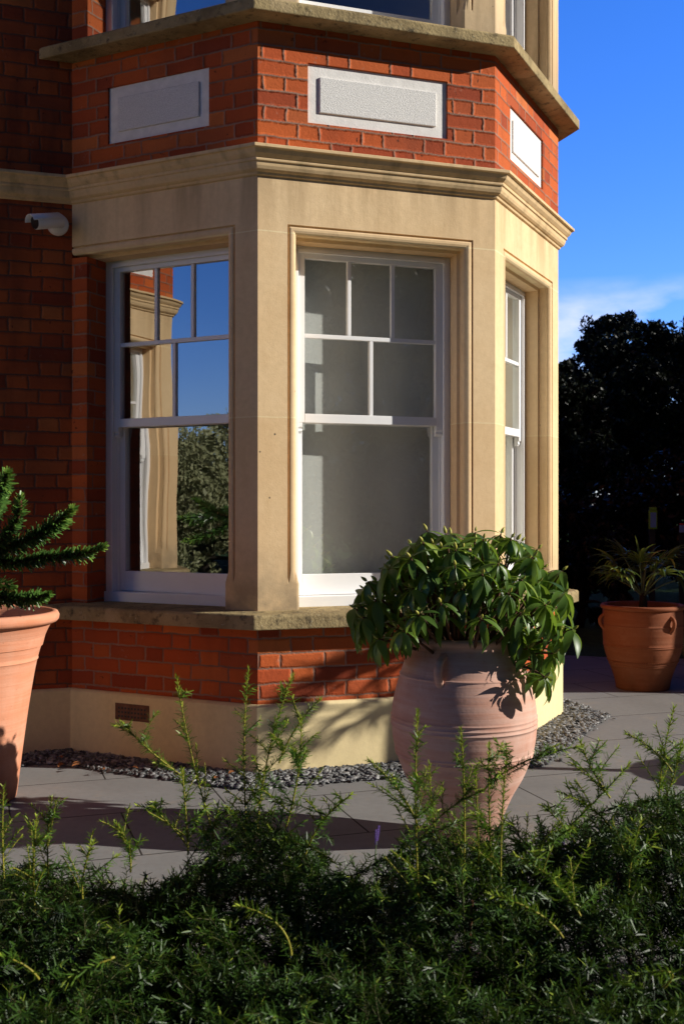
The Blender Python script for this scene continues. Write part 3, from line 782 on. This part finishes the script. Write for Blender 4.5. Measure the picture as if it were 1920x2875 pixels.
rh = empty('rhododendron', (UX, UY, .70)); tag(rh, 'bushy rhododendron with drooping dark leaves and yellow buds in the pale urn', 'shrub')
lv = Leaves(6); st = MB(); bud_at = []; rr = random.Random(3)
def whorl(p, axis, n, L, droop, el, bright=0):
    axis = axis.normalized(); a = axis.cross(Vector((.3, .2, .9)) if abs(axis.z) < .95 else Vector((1, 0, 0))).normalized(); b = axis.cross(a)
    ph = rr.uniform(0, 6)
    for k in range(n):
        q = ph + 2 * pi * k / n + rr.uniform(-.3, .3); e = el + rr.uniform(-.35, .3)
        d = (a * cos(q) + b * sin(q)) * cos(e) + axis * sin(e)
        d = d + Vector((0, 0, -.45))
        l = L * rr.uniform(.7, 1.15)
        lv.add(p + d * .008, d, Vector((rr.uniform(-.3, .3), rr.uniform(-.3, .3), 1)) + axis * .3, l, l * rr.uniform(.135, .185), droop * rr.uniform(.6, 1.3), rr.uniform(.12, .4), min(1, max(0, rr.gauss(.38, .2) + bright)), 1.0)
    if n > 4: bud_at.append((p + axis * .004, axis.copy(), rr.uniform(.55, .95)))
whs = []
def place(cx_, cz, cy, spread=1):
    whs.append((Vector((cx_, cy, cz))))
# dome of whorls, positions relative to the urn axis at soil height
tries = 0
while len(whs) < 84 and tries < 9000:
    tries += 1
    x = rr.uniform(-.44, .40); y = rr.uniform(-.38, .36); rr_ = sqrt((x / .45) ** 2 + (y / .39) ** 2)
    if rr_ > 1: continue
    ztop = .15 + .31 * max(0, 1 - rr_ ** 4.2)
    if x < -.2: ztop -= .02
    z = ztop + rr.uniform(-.06, .05)
    if y < -.12 and abs(x - .02) < .27: z = max(z, .20)
    p = Vector((x, y, z))
    if all((p - q).length > .078 for q in whs): whs.append(p)
extra = [Vector((.34, -.20, .0)), Vector((.38, -.08, .03)), Vector((.30, -.25, -.08)), Vector((.40, .02, .06)), Vector((.30, -.10, .07)), (Vector((.33, -.12, -.05))), Vector((.25, -.20, .02)), Vector((.20, -.22, .10)), Vector((-.36, -.10, .12)), Vector((-.31, -.16, .05)), Vector((-.40, .03, .15)), Vector((-.24, -.22, .10)), Vector((.31, .04, .14)), Vector((-.20, -.24, .14))]
for p in whs + [q + Vector((-.03, 0, .05)) for q in extra]:
    rad = Vector((p.x, p.y, 0)); ax = (Vector((p.x * 1.5, p.y * 1.5, .42))).normalized()
    out = rad.length / .4
    whorl(p, ax, rr.randint(7, 10), rr.uniform(.09, .13), .75 + .25 * out, rr.uniform(-.35, .15), .12 if rr.random() < .2 else 0)
    # stem from the crown of the plant
    b0 = Vector((p.x * .25 + rr.uniform(-.03, .03), p.y * .25 + rr.uniform(-.03, .03), 0))
    pth = bez(b0, p, (p.x * .12, p.y * .12, .03), 9); st.tube(pth, [.0075 - .0005 * i for i in range(9)], 6)
    if rr.random() < .6:
        q = Vector(pth[6]); lv_n = 4; whorl(q, ax, lv_n, .10, .9, .0, -.15)
lv.build('foliage', M['rhodo'], rh); st.build('stem', M['twig'], rh); 
bm_ = MB(); bm_.tube([(0, 0, .036 * t) for t in (0, .2, .45, .75, 1)], [.004, .0075, .0085, .0055, .001], 8); b0_ = None
for (p, ax, sc_) in bud_at[:100]:
    if b0_ is None: b0_ = bm_.build('bud', M['bud'], rh); o = b0_
    else: o = b0_.copy(); put(o, rh)
    o.location = p; o.rotation_euler = ax.to_track_quat('Z', 'Y').to_euler(); o.scale = (sc_, sc_, sc_)

# tall tapered pot at the left edge with the monkey puzzle
PX, PY = -1.655, 4.85
tp = [(.190, 0), (.200, .02), (.222, .20), (.252, .42), (.283, .60), (.312, .70), (.340, .765), (.355, .783)]
tlip = [(.372, .786), (.381, .798), (.383, .815), (.376, .83), (.360, .835), (.345, .828), (.338, .80), (.325, .74), (.31, .68)]
taper = pot('tapered_pot', (PX, PY, 0), rings(smooth_prof(tp, 6), (.62,), .003, .004) + tlip, M['terra_a'], 'tall tapered salmon terracotta pot with a wide rim at the left edge', .325, .735)
mk = empty('monkey_puzzle_tree', (PX, PY, .735)); tag(mk, 'young spiky monkey puzzle with thick scaly branches in the tapered pot', 'tree')
o0 = Vector((PX, PY, .735))
tr = MB(); tr.tube([(0, 0, -.02), (.005, 0, .25), (0, .01, .55), (.0, 0, .78)], [.024, .021, .017, .01], 10); tr.build('trunk', M['bark'], mk)
def mk_branch(pts, thick=.036, n_per=1500, b=.30):
    nd = Needles(); P0 = np.array([tuple(p) for p in pts]); 
    # three passes make the spiral of overlapping scale leaves dense
    for q in range(3): nd.add(pts, .0021, thick * 1.45, .0080, lean=.75, r0=b, tipbright=.5)
    nd.build('branch', M['puzzle'], mk)
    s_ = MB(); s_.tube([tuple(p) for p in pts], [.010] * (len(pts) - 1) + [.006], 8); s_.build('branch_wood', M['yew_wood'], mk)
def L_(x, y, Y): return at(x, y, Y) - o0
mk_branch(bez((0, 0, .36), L_(112, 1276, 4.72), (0, 0, -.06)) + bez(L_(118, 1277, 4.72), L_(238, 1252, 4.66), (0, 0, -.025))[1:], .034)
mk_branch(bez((0, 0, .38), L_(165, 1168, 4.62), (.05, 0, -.10), 16), .040)
mk_branch(bez(L_(-10, 1250, 4.72), L_(48, 1140, 4.65), (.06, 0, -.02), 10), .034)
mk_branch(bez((0, 0, .55), L_(18, 1085, 4.6), (.05, 0, -.05), 12), .040)
mk_branch(bez((0, 0, .20), L_(112, 1362, 4.6), (.05, -.02, -.06), 14), .034, b=.22)
mk_branch(bez((0, 0, .22), L_(30, 1345, 4.9), (.02, 0, .02), 10), .034, b=.1)
for a_, e_, l_ in ((2.6, .2, .5), (3.6, .3, .45), (1.5, .5, .45), (4.4, .1, .35), (2.0, -.1, .4)):
    d = Vector((cos(a_) * cos(e_), sin(a_) * cos(e_), sin(e_))); mk_branch(bez((0, 0, .35 + .1 * a_ % .3), Vector((0, 0, .4)) + d * l_, (0, 0, -.08), 10), .036)
mk_branch([(0, 0, .6), (0, 0, .7), (.005, 0, .82)], .038)

# far pot with the palm
QX, QY = 2.168, 7.85
pp = [(.182, 0), (.190, .012), (.200, .07), (.228, .155), (.262, .25), (.275, .31), (.283, .42), (.284, .50), (.280, .56), (.276, .572)]
plip = [(.290, .576), (.296, .586), (.296, .598), (.288, .606), (.272, .606), (.258, .598), (.252, .56), (.25, .52)]
def palm_pot(loc, label, plabel, seed, group=None, rz=0.0, th=.10):
    r_ = pot('wide_pot', loc, rings(smooth_prof(pp, 6), (.176, .19, .312, .325, .463), .0038, .004) + plip, M['terra_c'], label, .252, .555)
    r_.rotation_euler = (0, 0, rz)
    rp = interp_prof(pp)
    for an in (radians(-62), radians(-178), radians(60)): strap_handle(r_, an, rp, .43, .53, .036, .014, M['terra_c'], 1.0)
    m = MB()
    for k in range(110):
        q = 2 * pi * k / 110; m.tube([(.2455 * cos(q), .2455 * sin(q), .203), (.2500 * cos(q + .03), .2500 * sin(q + .03), .211)], .0045, 5)
    m.build('rope_band', M['terra_c'], r_)
    pl = empty('palm_plant', (loc[0], loc[1], .555)); tag(pl, plabel, 'palm')
    rq = random.Random(seed); lf = Leaves(7); stm = MB(); tk = MB()
    tk.tube([(0, 0, -.01), (.005, 0, th * .6), (.0, 0, th + .03)], [.032, .03, .02], 10); tk.build('trunk', M['bark'], pl)
    for f_ in range(15):
        az = rq.uniform(0, 2 * pi) if f_ > 4 else (pi * .97, pi * 1.2, -.1, -1.3, -2.0)[f_]; el = rq.uniform(.45, 1.15); Ls = rq.uniform(.20, .34)
        d = Vector((cos(az) * cos(el), sin(az) * cos(el), sin(el))); tip = Vector((0, 0, th)) + d * Ls
        stm.tube(bez((0, 0, th), tip, (0, 0, .03), 7), .005, 6)
        nl = rq.randint(13, 18)
        for k in range(nl):
            a2 = -1.35 + 2.7 * k / (nl - 1); sd_ = d.cross(Vector((0, 0, 1))).normalized()
            dd = d * cos(a2) + sd_ * sin(a2) + Vector((0, 0, .12)); l = rq.uniform(.17, .30) * (1 - .25 * abs(a2) / 1.35)
            lf.add(tip, dd, (0, 0, 1), l, rq.uniform(.009, .014), rq.uniform(.6, 1.9), .5, min(1, max(0, rq.gauss(.4, .25))), .7)
    lf.build('frond', M['palm'], pl); stm.build('leaf_stalk', M['stalk'], pl)
    return r_
palm_pot((QX, QY, 0), 'round brown terracotta pot at the edge of the shade behind the bay', 'small palm with drooping narrow leaves in the far brown pot', 5)
palm_pot((3.05, 5.18, 0), 'brown terracotta pot standing in the sun outside the right edge', 'palm in the pot outside the right edge', 9, rz=.8, th=.95)

# ------------------------------------------------------------------ yew hedge
hedge = empty('yew_hedge', (0, 2.4, 0)); tag(hedge, 'low dark green yew hedge with long upright new shoots in front of the house', 'hedge')
HO = Vector((0, 2.4, 0))
def bump_(x, y, cx_, cy_, s): return math.exp(-((x - cx_) ** 2 + (y - cy_) ** 2) / (2 * s * s))
def HH(x, y):
    h = .335 + .20 * bump_(x, y, -.24, 2.72, .13) + .22 * bump_(x, y, .80, 2.72, .27) + .13 * bump_(x, y, .25, 2.55, .16) + .07 * bump_(x, y, -.72, 2.5, .16)
    h += .05 * sin(x * 9 + y * 5) * sin(y * 11 - x * 3) + .02 * sin(x * 23 + 1) * sin(y * 19)
    h -= .09 * bump_(x, y, -.52, 2.85, .13) + .07 * bump_(x, y, .0, 2.85, .10)
    return h
nd = Needles(); sm = MB(); rh_ = random.Random(21)
def spray(base, d, L, r0, tb, sub=2, stem=True, sp=.0029, nl=.026):
    d = Vector(d).normalized(); sag = Vector((rh_.uniform(-.03, .03), rh_.uniform(-.03, .03), rh_.uniform(-.005, .03)))
    pth = bez(base, Vector(base) + d * L, sag, 9)
    nd.add(pth, sp, nl,   .0025, lean=.5, comb=.5 if abs(d.z) < .55 else 0, r0=r0, tipbright=tb)
    if stem: sm.tube(pth, [.0016 - .00012 * i for i in range(9)], 4)
    for k in range(sub):
        t = rh_.uniform(.25, .8); p = pth[int(t * 8)]
        q = Vector((d.y, -d.x, rh_.uniform(-.2, .3))).normalized() * rh_.choice((-1, 1))
        spray(p, d * .9 + q, L * rh_.uniform(.3, .55), r0 + .05, tb, 0, True, sp, nl)
for k in range(5200):
    x = rh_.uniform(-2.0, 2.05); y = rh_.uniform(1.5, 3.02); H = HH(x, y)
    fr_ = max(0, (2.0 - y) / .5) * .5; bk = max(0, (y - 2.9) / .25) * .6
    H -= .25 * max(0, (1.75 - y)) / .3 * .6 + .10 * max(0, (y - 2.95)) / .17
    L = rh_.uniform(.12, .26)
    d = Vector((rh_.gauss(0, .5), rh_.gauss(-.15 - fr_ + bk, .45), rh_.uniform(.35, 1.2))).normalized()
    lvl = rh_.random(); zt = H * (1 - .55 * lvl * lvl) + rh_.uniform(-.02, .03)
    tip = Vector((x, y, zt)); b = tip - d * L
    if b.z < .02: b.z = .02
    r0 = .42 - .55 * lvl + rh_.gauss(0, .10)  # colour darkens with depth to paint the hedge's self-shadow
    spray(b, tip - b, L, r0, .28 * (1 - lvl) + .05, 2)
# inner stems that carry the hedge
for k in range(36):
    wd = MB()
    x = rh_.uniform(-1.9, 1.95); y = rh_.uniform(1.6, 3.0); wd.tube(bez((x + rh_.uniform(-.08, .08), y, -.02), (x, y, HH(x, y) * .85), (rh_.uniform(-.05, .05), rh_.uniform(-.05, .05), 0), 7), [.007, .006, .0055, .005, .0045, .004, .003], 6)
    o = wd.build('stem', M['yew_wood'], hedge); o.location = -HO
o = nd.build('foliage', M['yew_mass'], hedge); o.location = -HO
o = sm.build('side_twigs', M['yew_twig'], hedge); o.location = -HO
# the long new shoots that stand above the hedge, each a part of its own
SH = [((570, 1532), (577, 2010), 2.75, 8, 8), ((406, 1552), (505, 1960), 2.72, 8, 4), ((284, 1658), (418, 1780), 2.66, 10, 4), ((418, 1765), (432, 1960), 2.66, 0, 4),
      ((672, 1548), (590, 1900), 2.78, 8, 6), ((735, 1602), (640, 1750), 2.80, 6, 2), ((690, 1640), (655, 1900), 2.74, -8, 5),
      ((957, 1630), (962, 2090), 2.45, 4, 8), ((1056, 1672), (1062, 2010), 2.55, -3, 5), ((1121, 1706), (1126, 2010), 2.5, 2, 4), ((1160, 1748), (1148, 2060), 2.48, 3, 3), ((1090, 1770), (1098, 2000), 2.6, 0, 2),
      ((1325, 1712), (1108, 1812), 2.5, 12, 4), ((1108, 1812), (960, 1935), 2.5, 8, 3), ((1442, 1752), (1180, 2010), 2.62, -10, 7), ((1545, 1622), (1508, 1990), 2.72, 8, 9), ((1436, 1682), (1540, 1770), 2.70, -6, 2),
      ((1330, 1700), (1398, 1830), 2.62, 6, 4), ((845, 1742), (960, 1900), 2.62, -8, 5), ((10, 1802), (14, 2060), 2.62, 4, 4), ((120, 1828), (112, 2010), 2.7, 4, 4), ((85, 1872), (80, 2090), 2.5, 3, 5), ((268, 1888), (300, 2000), 2.6, -6, 4),
      ((340, 1842), (430, 1940), 2.7, -4, 3), ((805, 1822), (700, 1960), 2.78, 8, 4), ((1240, 1846), (1330, 1960), 2.72, -6, 3), ((1280, 1815), (1400, 1900), 2.75, -8, 3), ((985, 1752), (1010, 1960), 2.7, 4, 3), ((1562, 1700), (1490, 1900), 2.8, -6, 5), ((1470, 1880), (1440, 2050), 2.5, 4, 4), ((215, 1930), (190, 2060), 2.45, 4, 3),
      ((540, 2075), (668, 2190), 2.1, -14, 5), ((0, 2190), (90, 2245), 1.98, -6, 2), ((150, 2245), (262, 2195), 1.97, -10, 2), ((1440, 2240), (1520, 2265), 1.93, -22, 2), ((1120, 2050), (1290, 2150), 2.1, -10, 4), ((1180, 1960), (1330, 2100), 2.25, -8, 5)]
for (tx, ty), (bx_, by_), Y, bow, sub in SH:
    n2 = Needles(); s2 = MB(); a = at(bx_, by_, Y + .02); b = at(tx, ty, Y)
    L = (b - a).length; sag = Vector((-(bow) * .0035, rh_.uniform(-.02, .02), abs(bow) * .002 if abs(bow) > 5 else 0))
    pth = bez(a, b, sag, 16)
    n2.add(pth, .0026, .0225, .0022, lean=.45, comb=0, r0=.58, tipbright=.45, start=0.04)
    n2.add(pth[6:], .0028, .021, .0022, lean=.6, comb=0, r0=.6, tipbright=.45)
    s2.tube(pth, [.0025 - .00009 * i for i in range(16)], 6)
    for k in range(0 if ty > 2030 else int(sub * 1.8)):
        i = rh_.randint(1, 13); p = pth[i]; dr = (b - a).normalized(); q = Vector((rh_.uniform(-1, 1), rh_.uniform(-1, 1), .35)).normalized()
        l2 = rh_.uniform(.05, .14) * (1.2 - i / 16); c2 = bez(p, Vector(p) + (dr * .5 + q) .normalized() * l2, (0, 0, .006), 7)
        n2.add(c2, .0024, .0215, .0022, lean=.5, comb=.3, r0=.52, tipbright=.45); s2.tube(c2, .0011, 5)
    sh = n2.build('shoot', M['yew'], hedge); sh.location = -HO
    s3 = s2.build('shoot_stem', M['yew_stem'], sh)

# lavender behind the hedge
def lavender(loc, label, spots):
    root = empty('lavender_plant', loc); tag(root, label, 'lavender', 'lavender behind the hedge'); stk = MB(); fl = MB()
    for (x, y, Y) in spots:
        tip = at(x, y, Y) - Vector(loc); b = Vector((tip.x * .35 + random.uniform(-.02, .02), tip.y * .4, 0)); pth = bez(b, tip, (random.uniform(-.03, .03), 0, .05), 8)
        stk.tube(pth, .0016, 5)
        dr = (Vector(pth[-1]) - Vector(pth[-3])).normalized()
        for k in range(9):
            p = tip - dr * (.005 * k)
            for j in range(3):
                q = k * 2.1 + j * 2.1; v = Vector((cos(q), sin(q), .5)) * .006 * (1 - .07 * abs(k - 4)); fl.tube([p, p + v], [.0026, .0012], 5)
    for k in range(46):
        q = random.uniform(0, 6.28); v = Vector((cos(q) * .09, sin(q) * .07, random.uniform(.12, .2))); stk.tube(bez((0, 0, 0), v, (0, 0, .05), 6), .0016, 4)
    stk.build('stalk', M['stalk'], root); fl.build('flower', M['lavender'], root)
lavender((.565, 3.12, 0), 'clump of purple lavender heads among the hedge tips on the right', [(1292, 1925, 3.1), (1305, 1935, 3.08), (1318, 1940, 3.14), (1330, 1932, 3.1), (1345, 1945, 3.1), (1300, 1950, 3.05), (1325, 1955, 3.12), (1340, 1960, 3.07), (1355, 1938, 3.15), (1282, 1940, 3.1), (1312, 1918, 3.16)])
lavender((.07, 3.1, 0), 'single lavender stalk rising between the hedge and the urn', [(868, 1895, 3.1), (862, 1904, 3.12)])

# ------------------------------------------------------------------ trees and shrubs
def tree(name, loc, label, cat, blobs, nleaf, leaf, mat, trunk_h, trunk_r, group=None, seed=1, limbs=True):
    root = empty(name, loc); tag(root, label, cat, group); rg = np.random.default_rng(seed)
    V = []; R = []
    tot = sum(b[3] ** 2 for b in blobs)
    for (bx, by, bz, br) in blobs:
        n = int(nleaf * br * br / tot); ncl = max(8, int(34 * br))
        d = rg.normal(size=(ncl, 3)); d /= np.linalg.norm(d, axis=1)[:, None]
        cc = np.array([bx, by, bz]) + d * br * rg.uniform(.55, 1.0, (ncl, 1)) * np.array([1, 1, .85])
        cr = br * rg.uniform(.14, .27, ncl); ci = rg.integers(0, ncl, n)
        e = rg.normal(size=(n, 3)); e /= np.linalg.norm(e, axis=1)[:, None]
        p = cc[ci] + e * (cr[ci] * rg.uniform(.3, 1.05, n) ** .6)[:, None]
        a = rg.normal(size=(n, 3)); a /= np.linalg.norm(a, axis=1)[:, None]; b = np.cross(a, rg.normal(size=(n, 3))); b /= np.linalg.norm(b, axis=1)[:, None]
        L = leaf * rg.uniform(.6, 1.3, n)[:, None]
        V.append(np.stack([p - a * L, p + b * L * .45, p + a * L, p - b * L * .45], 1).reshape(-1, 3)); R.append(np.clip(rg.normal(.35, .2, n) + .25 * (e[:, 2]), 0, 1))
    V = np.concatenate(V); np_mesh('crown', V, np.arange(len(V)).reshape(-1, 4), mat, root, np.concatenate(R))
    m = MB()
    if trunk_h > 0:
        m.tube([(0, 0, -.05), (.05, 0, trunk_h * .5), (0, .05, trunk_h)], [trunk_r * 1.3, trunk_r, trunk_r * .7], 10)
    for (bx, by, bz, br) in blobs:
        m.tube(bez((0, .0, trunk_h * .7), (bx, by, bz), (0, 0, br * .2), 7), [trunk_r * .5 * (1 - .12 * i) for i in range(7)], 6)
    m.build('trunk', M['bark'], root)
    return root
rt = random.Random(4)
# the dark trees that close the garden on the right
def px(x, y, Y): p = at(x, y, Y); return p
def blob(x, y, Y, r, loc): p = at(x, y, Y); return (p.x - loc[0], p.y - loc[1], p.z, r)
loc = (6.6, 25, 0)
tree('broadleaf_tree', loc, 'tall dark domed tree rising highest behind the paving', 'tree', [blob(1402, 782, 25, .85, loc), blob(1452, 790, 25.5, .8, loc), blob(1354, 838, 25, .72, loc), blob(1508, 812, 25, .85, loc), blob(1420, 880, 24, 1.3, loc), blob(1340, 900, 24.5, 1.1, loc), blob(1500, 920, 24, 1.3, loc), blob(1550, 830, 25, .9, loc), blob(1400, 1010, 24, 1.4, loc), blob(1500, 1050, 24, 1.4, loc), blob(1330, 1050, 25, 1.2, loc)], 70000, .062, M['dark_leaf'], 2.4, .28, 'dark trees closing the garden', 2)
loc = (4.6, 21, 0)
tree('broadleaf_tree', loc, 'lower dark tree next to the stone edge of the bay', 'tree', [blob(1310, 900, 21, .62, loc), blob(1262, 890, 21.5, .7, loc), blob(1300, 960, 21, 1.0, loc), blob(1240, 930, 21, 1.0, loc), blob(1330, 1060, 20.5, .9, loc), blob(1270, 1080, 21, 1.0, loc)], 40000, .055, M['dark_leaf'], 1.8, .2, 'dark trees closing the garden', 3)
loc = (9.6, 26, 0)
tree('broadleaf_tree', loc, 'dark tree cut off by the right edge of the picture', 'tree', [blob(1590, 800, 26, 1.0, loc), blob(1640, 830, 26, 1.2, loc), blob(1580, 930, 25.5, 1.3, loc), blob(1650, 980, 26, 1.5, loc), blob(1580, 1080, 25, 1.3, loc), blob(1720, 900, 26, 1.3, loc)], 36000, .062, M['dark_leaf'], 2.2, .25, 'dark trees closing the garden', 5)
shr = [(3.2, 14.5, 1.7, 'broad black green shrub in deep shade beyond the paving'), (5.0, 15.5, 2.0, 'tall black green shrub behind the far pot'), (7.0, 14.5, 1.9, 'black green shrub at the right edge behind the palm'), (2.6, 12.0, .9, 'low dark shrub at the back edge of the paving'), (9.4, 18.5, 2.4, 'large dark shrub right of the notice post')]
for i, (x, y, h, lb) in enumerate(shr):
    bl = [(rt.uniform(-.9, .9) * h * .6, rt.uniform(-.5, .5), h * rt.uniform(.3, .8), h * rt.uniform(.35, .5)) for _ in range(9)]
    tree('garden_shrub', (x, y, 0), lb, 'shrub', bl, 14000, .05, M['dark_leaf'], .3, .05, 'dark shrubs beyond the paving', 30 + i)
# trees outside the frame: a row added for shade, the rest mirrored in windows
for i, (x, y, h, lb, mt) in enumerate([(13, 15.5, 8, 'a', 0), (14, 20, 10, 'b', 0), (15.5, 25, 11, 'c', 0), (17, 31, 11, 'd', 0),
                                   (10.5, -6.5, 7.6, 'e', 1), (8.0, -9.5, 7.6, 'f', 1), (13.0, -4.6, 7.6, 'g', 1), (5.0, -12, 7, 'h', 1), (14.5, -9, 8.5, 'p', 1), (11, -10, 7.6, 'q', 1),
                                   (-13.4, -6.2, 3.5, 'i', 2), (-14.4, -4.5, 3.7, 'j', 2), (-15.4, -2.8, 3.5, 'k', 2), (-16.4, -1.1, 3.8, 'l', 2), (-17.4, .6, 3.6, 'm', 2), (-16.0, -6.0, 4.0, 'n', 2), (-18.0, -3.0, 4.1, 'o', 2)]):
    bl = [(rt.uniform(-.3, .3) * h, rt.uniform(-.3, .3) * h, h * rt.uniform(.35, .85), h * rt.uniform(.16, .26)) for _ in range(14)]
    if mt: bl += [(rt.uniform(-.45, .45) * h, rt.uniform(-.45, .45) * h, h * rt.uniform(.08, .3), h * rt.uniform(.12, .2)) for _ in range(9)]
    if mt == 2: bl = [(rt.uniform(-.32, .32) * h, rt.uniform(-.3, .3) * h, h * rt.uniform(.04, .78), h * rt.uniform(.17, .25)) for _ in range(34)]
    lb = ('tall dark tree in the unseen row added to shade the back of the garden', 'dark green tree across the garden facing the front window', 'pale green shrub mirrored in the left bay window')[mt]
    gr_ = ('row of trees added to shade the garden', 'trees across the garden facing the house', 'shrubs mirrored in the left window')[mt]
    tree('garden_shrub' if mt == 2 else 'garden_tree', (x, y, 0), lb, 'shrub' if mt == 2 else 'tree', bl, 22000, .06 if mt == 2 else .095, M['dark_leaf'] if mt < 2 else M['green_leaf'], h * (.12 if mt == 2 else .35), h * .03, gr_, 60 + i)
# a few fallen leaves on the chippings by the plinth
M['dead_leaf'] = mat_plain('dead_leaf_brown', (.26, .10, .035), .8, .2, .4, 60)
a, b = PATH[5], PATH[6]; D = (b - a).normalized(); Nn = Vector((D.y, -D.x)); rz_ = random.Random(8)
for i in range(9):
    q = a + D * rz_.uniform(.1, 1.1) + Nn * rz_.uniform(.05, .4); lw = hm @ Vector((q.x, q.y, .032 if i < 6 else .012))
    lf_ = Leaves(5); t_ = rz_.uniform(0, 6.3); lf_.add((0, 0, 0), (cos(t_), sin(t_), .25), (0, 0, 1), rz_.uniform(.035, .06), rz_.uniform(.011, .018), rz_.uniform(.4, 1.2), .4, .5)
    o = lf_.build('fallen_leaf', M['dead_leaf'], None); o.location = lw; tag(o, 'dry brown leaf lying on the chippings under the left facet', 'leaf', 'dry leaves by the plinth')
# unseen wall added for the straight shadow edge, raised to stop sunlit bounce
gw = empty('shade_wall', (6.2, 7.20, 0)); tag(gw, 'unseen tall brick wall added outside the right edge to shade the far paving', 'wall')
m = MB()
for (x0, x1, y0, y1, z0, z1) in ((0, .33, -.03, 9.5, 0, 6.5),):
    m.face([(0, y0, z0), (0, y1, z0), (0, y1, z1), (0, y0, z1)][::-1], [(y0, z0), (y1, z0), (y1, z1), (y0, z1)][::-1])
    m.face([(x1, y0, z0), (x1, y1, z0), (x1, y1, z1), (x1, y0, z1)], [(y0, z0), (y1, z0), (y1, z1), (y0, z1)])
    m.face([(0, y0, z0), (x1, y0, z0), (x1, y0, z1), (0, y0, z1)], [(0, z0), (x1, z0), (x1, z1), (0, z1)])
    m.face([(0, y1, z0), (x1, y1, z0), (x1, y1, z1), (0, y1, z1)][::-1], [(0, z0), (x1, z0), (x1, z1), (0, z1)][::-1])
m.build('brickwork', M['brick'], gw)
m = MB(); m.box(-.04, .37, -.05, 9.54, 6.5, 6.6); m.build('coping', M['ledge'], gw, bevel=.01)

# ------------------------------------------------------------------ notices far back
def notice(x, y0, y1, wpx, Y, label, frame):
    p = at(x, y1, Y); t = at(x, y0, Y); wd_ = wpx * 1.22449 / F_PX * Y
    root = empty('notice_post', (p.x, Y, 0)); tag(root, label, 'notice')
    m = MB(); m.box(-.03, .03, .02, .07, 0, t.z - .02); m.build('post', M['metal_dark'], root)
    m = MB(); h = t.z - p.z
    if frame:
        m.box(-wd_ / 2, wd_ / 2, -.01, .018, p.z, p.z + h * .86); m.box(-wd_ * .42, wd_ * .42, -.012, .016, p.z + h * .875, t.z)
    else: m.box(-wd_ / 2, wd_ / 2, -.01, .018, p.z, t.z)
    b = m.build('board', MS1 if frame else MS2, root, bevel=.004)
    if frame:
        m = MB(); m.box(-wd_ * .34, wd_ * .34, -.016, -.0105, p.z + h * .08, p.z + h * .76); m.build('blue_sheet', MS2, b)
    else:
        m = MB(); m.box(-wd_ / 2, wd_ / 2, -.014, .014, t.z + .004, t.z + .02); m.build('red_strip', MS3, b)
MS1 = mat_plain('lime_green_board', (.26, .60, .06), .5, .3, .1, 8); MS2 = mat_plain('blue_notice', (.22, .42, .85), .5, .3, .1, 8); MS3 = mat_plain('red_strip', (.6, .06, .03), .5)
notice(1496, 1163, 1213, 19, 12, 'tall lime green notice with a blue sheet on a post in the dark garden', True)
notice(1565, 1204, 1221, 16, 12.6, 'small blue notice on a post cut by the right edge', False)
# sunlit grass tuft by the far pot
nd3 = Leaves(4); tuft = empty('grass_tuft', (3.08, 9.5, 0)); tag(tuft, 'bright green grass tuft at the right edge behind the far pot', 'grass')
for k in range(260):
    q = random.uniform(0, 6.28); r_ = random.uniform(0, .14); nd3.add((cos(q) * r_, sin(q) * r_, 0), (cos(q) * .4, sin(q) * .4, 1), (cos(q), sin(q), .2), random.uniform(.12, .24), .004, .7, .3, random.uniform(.5, 1))
nd3.build('blade', M['green_leaf'], tuft)
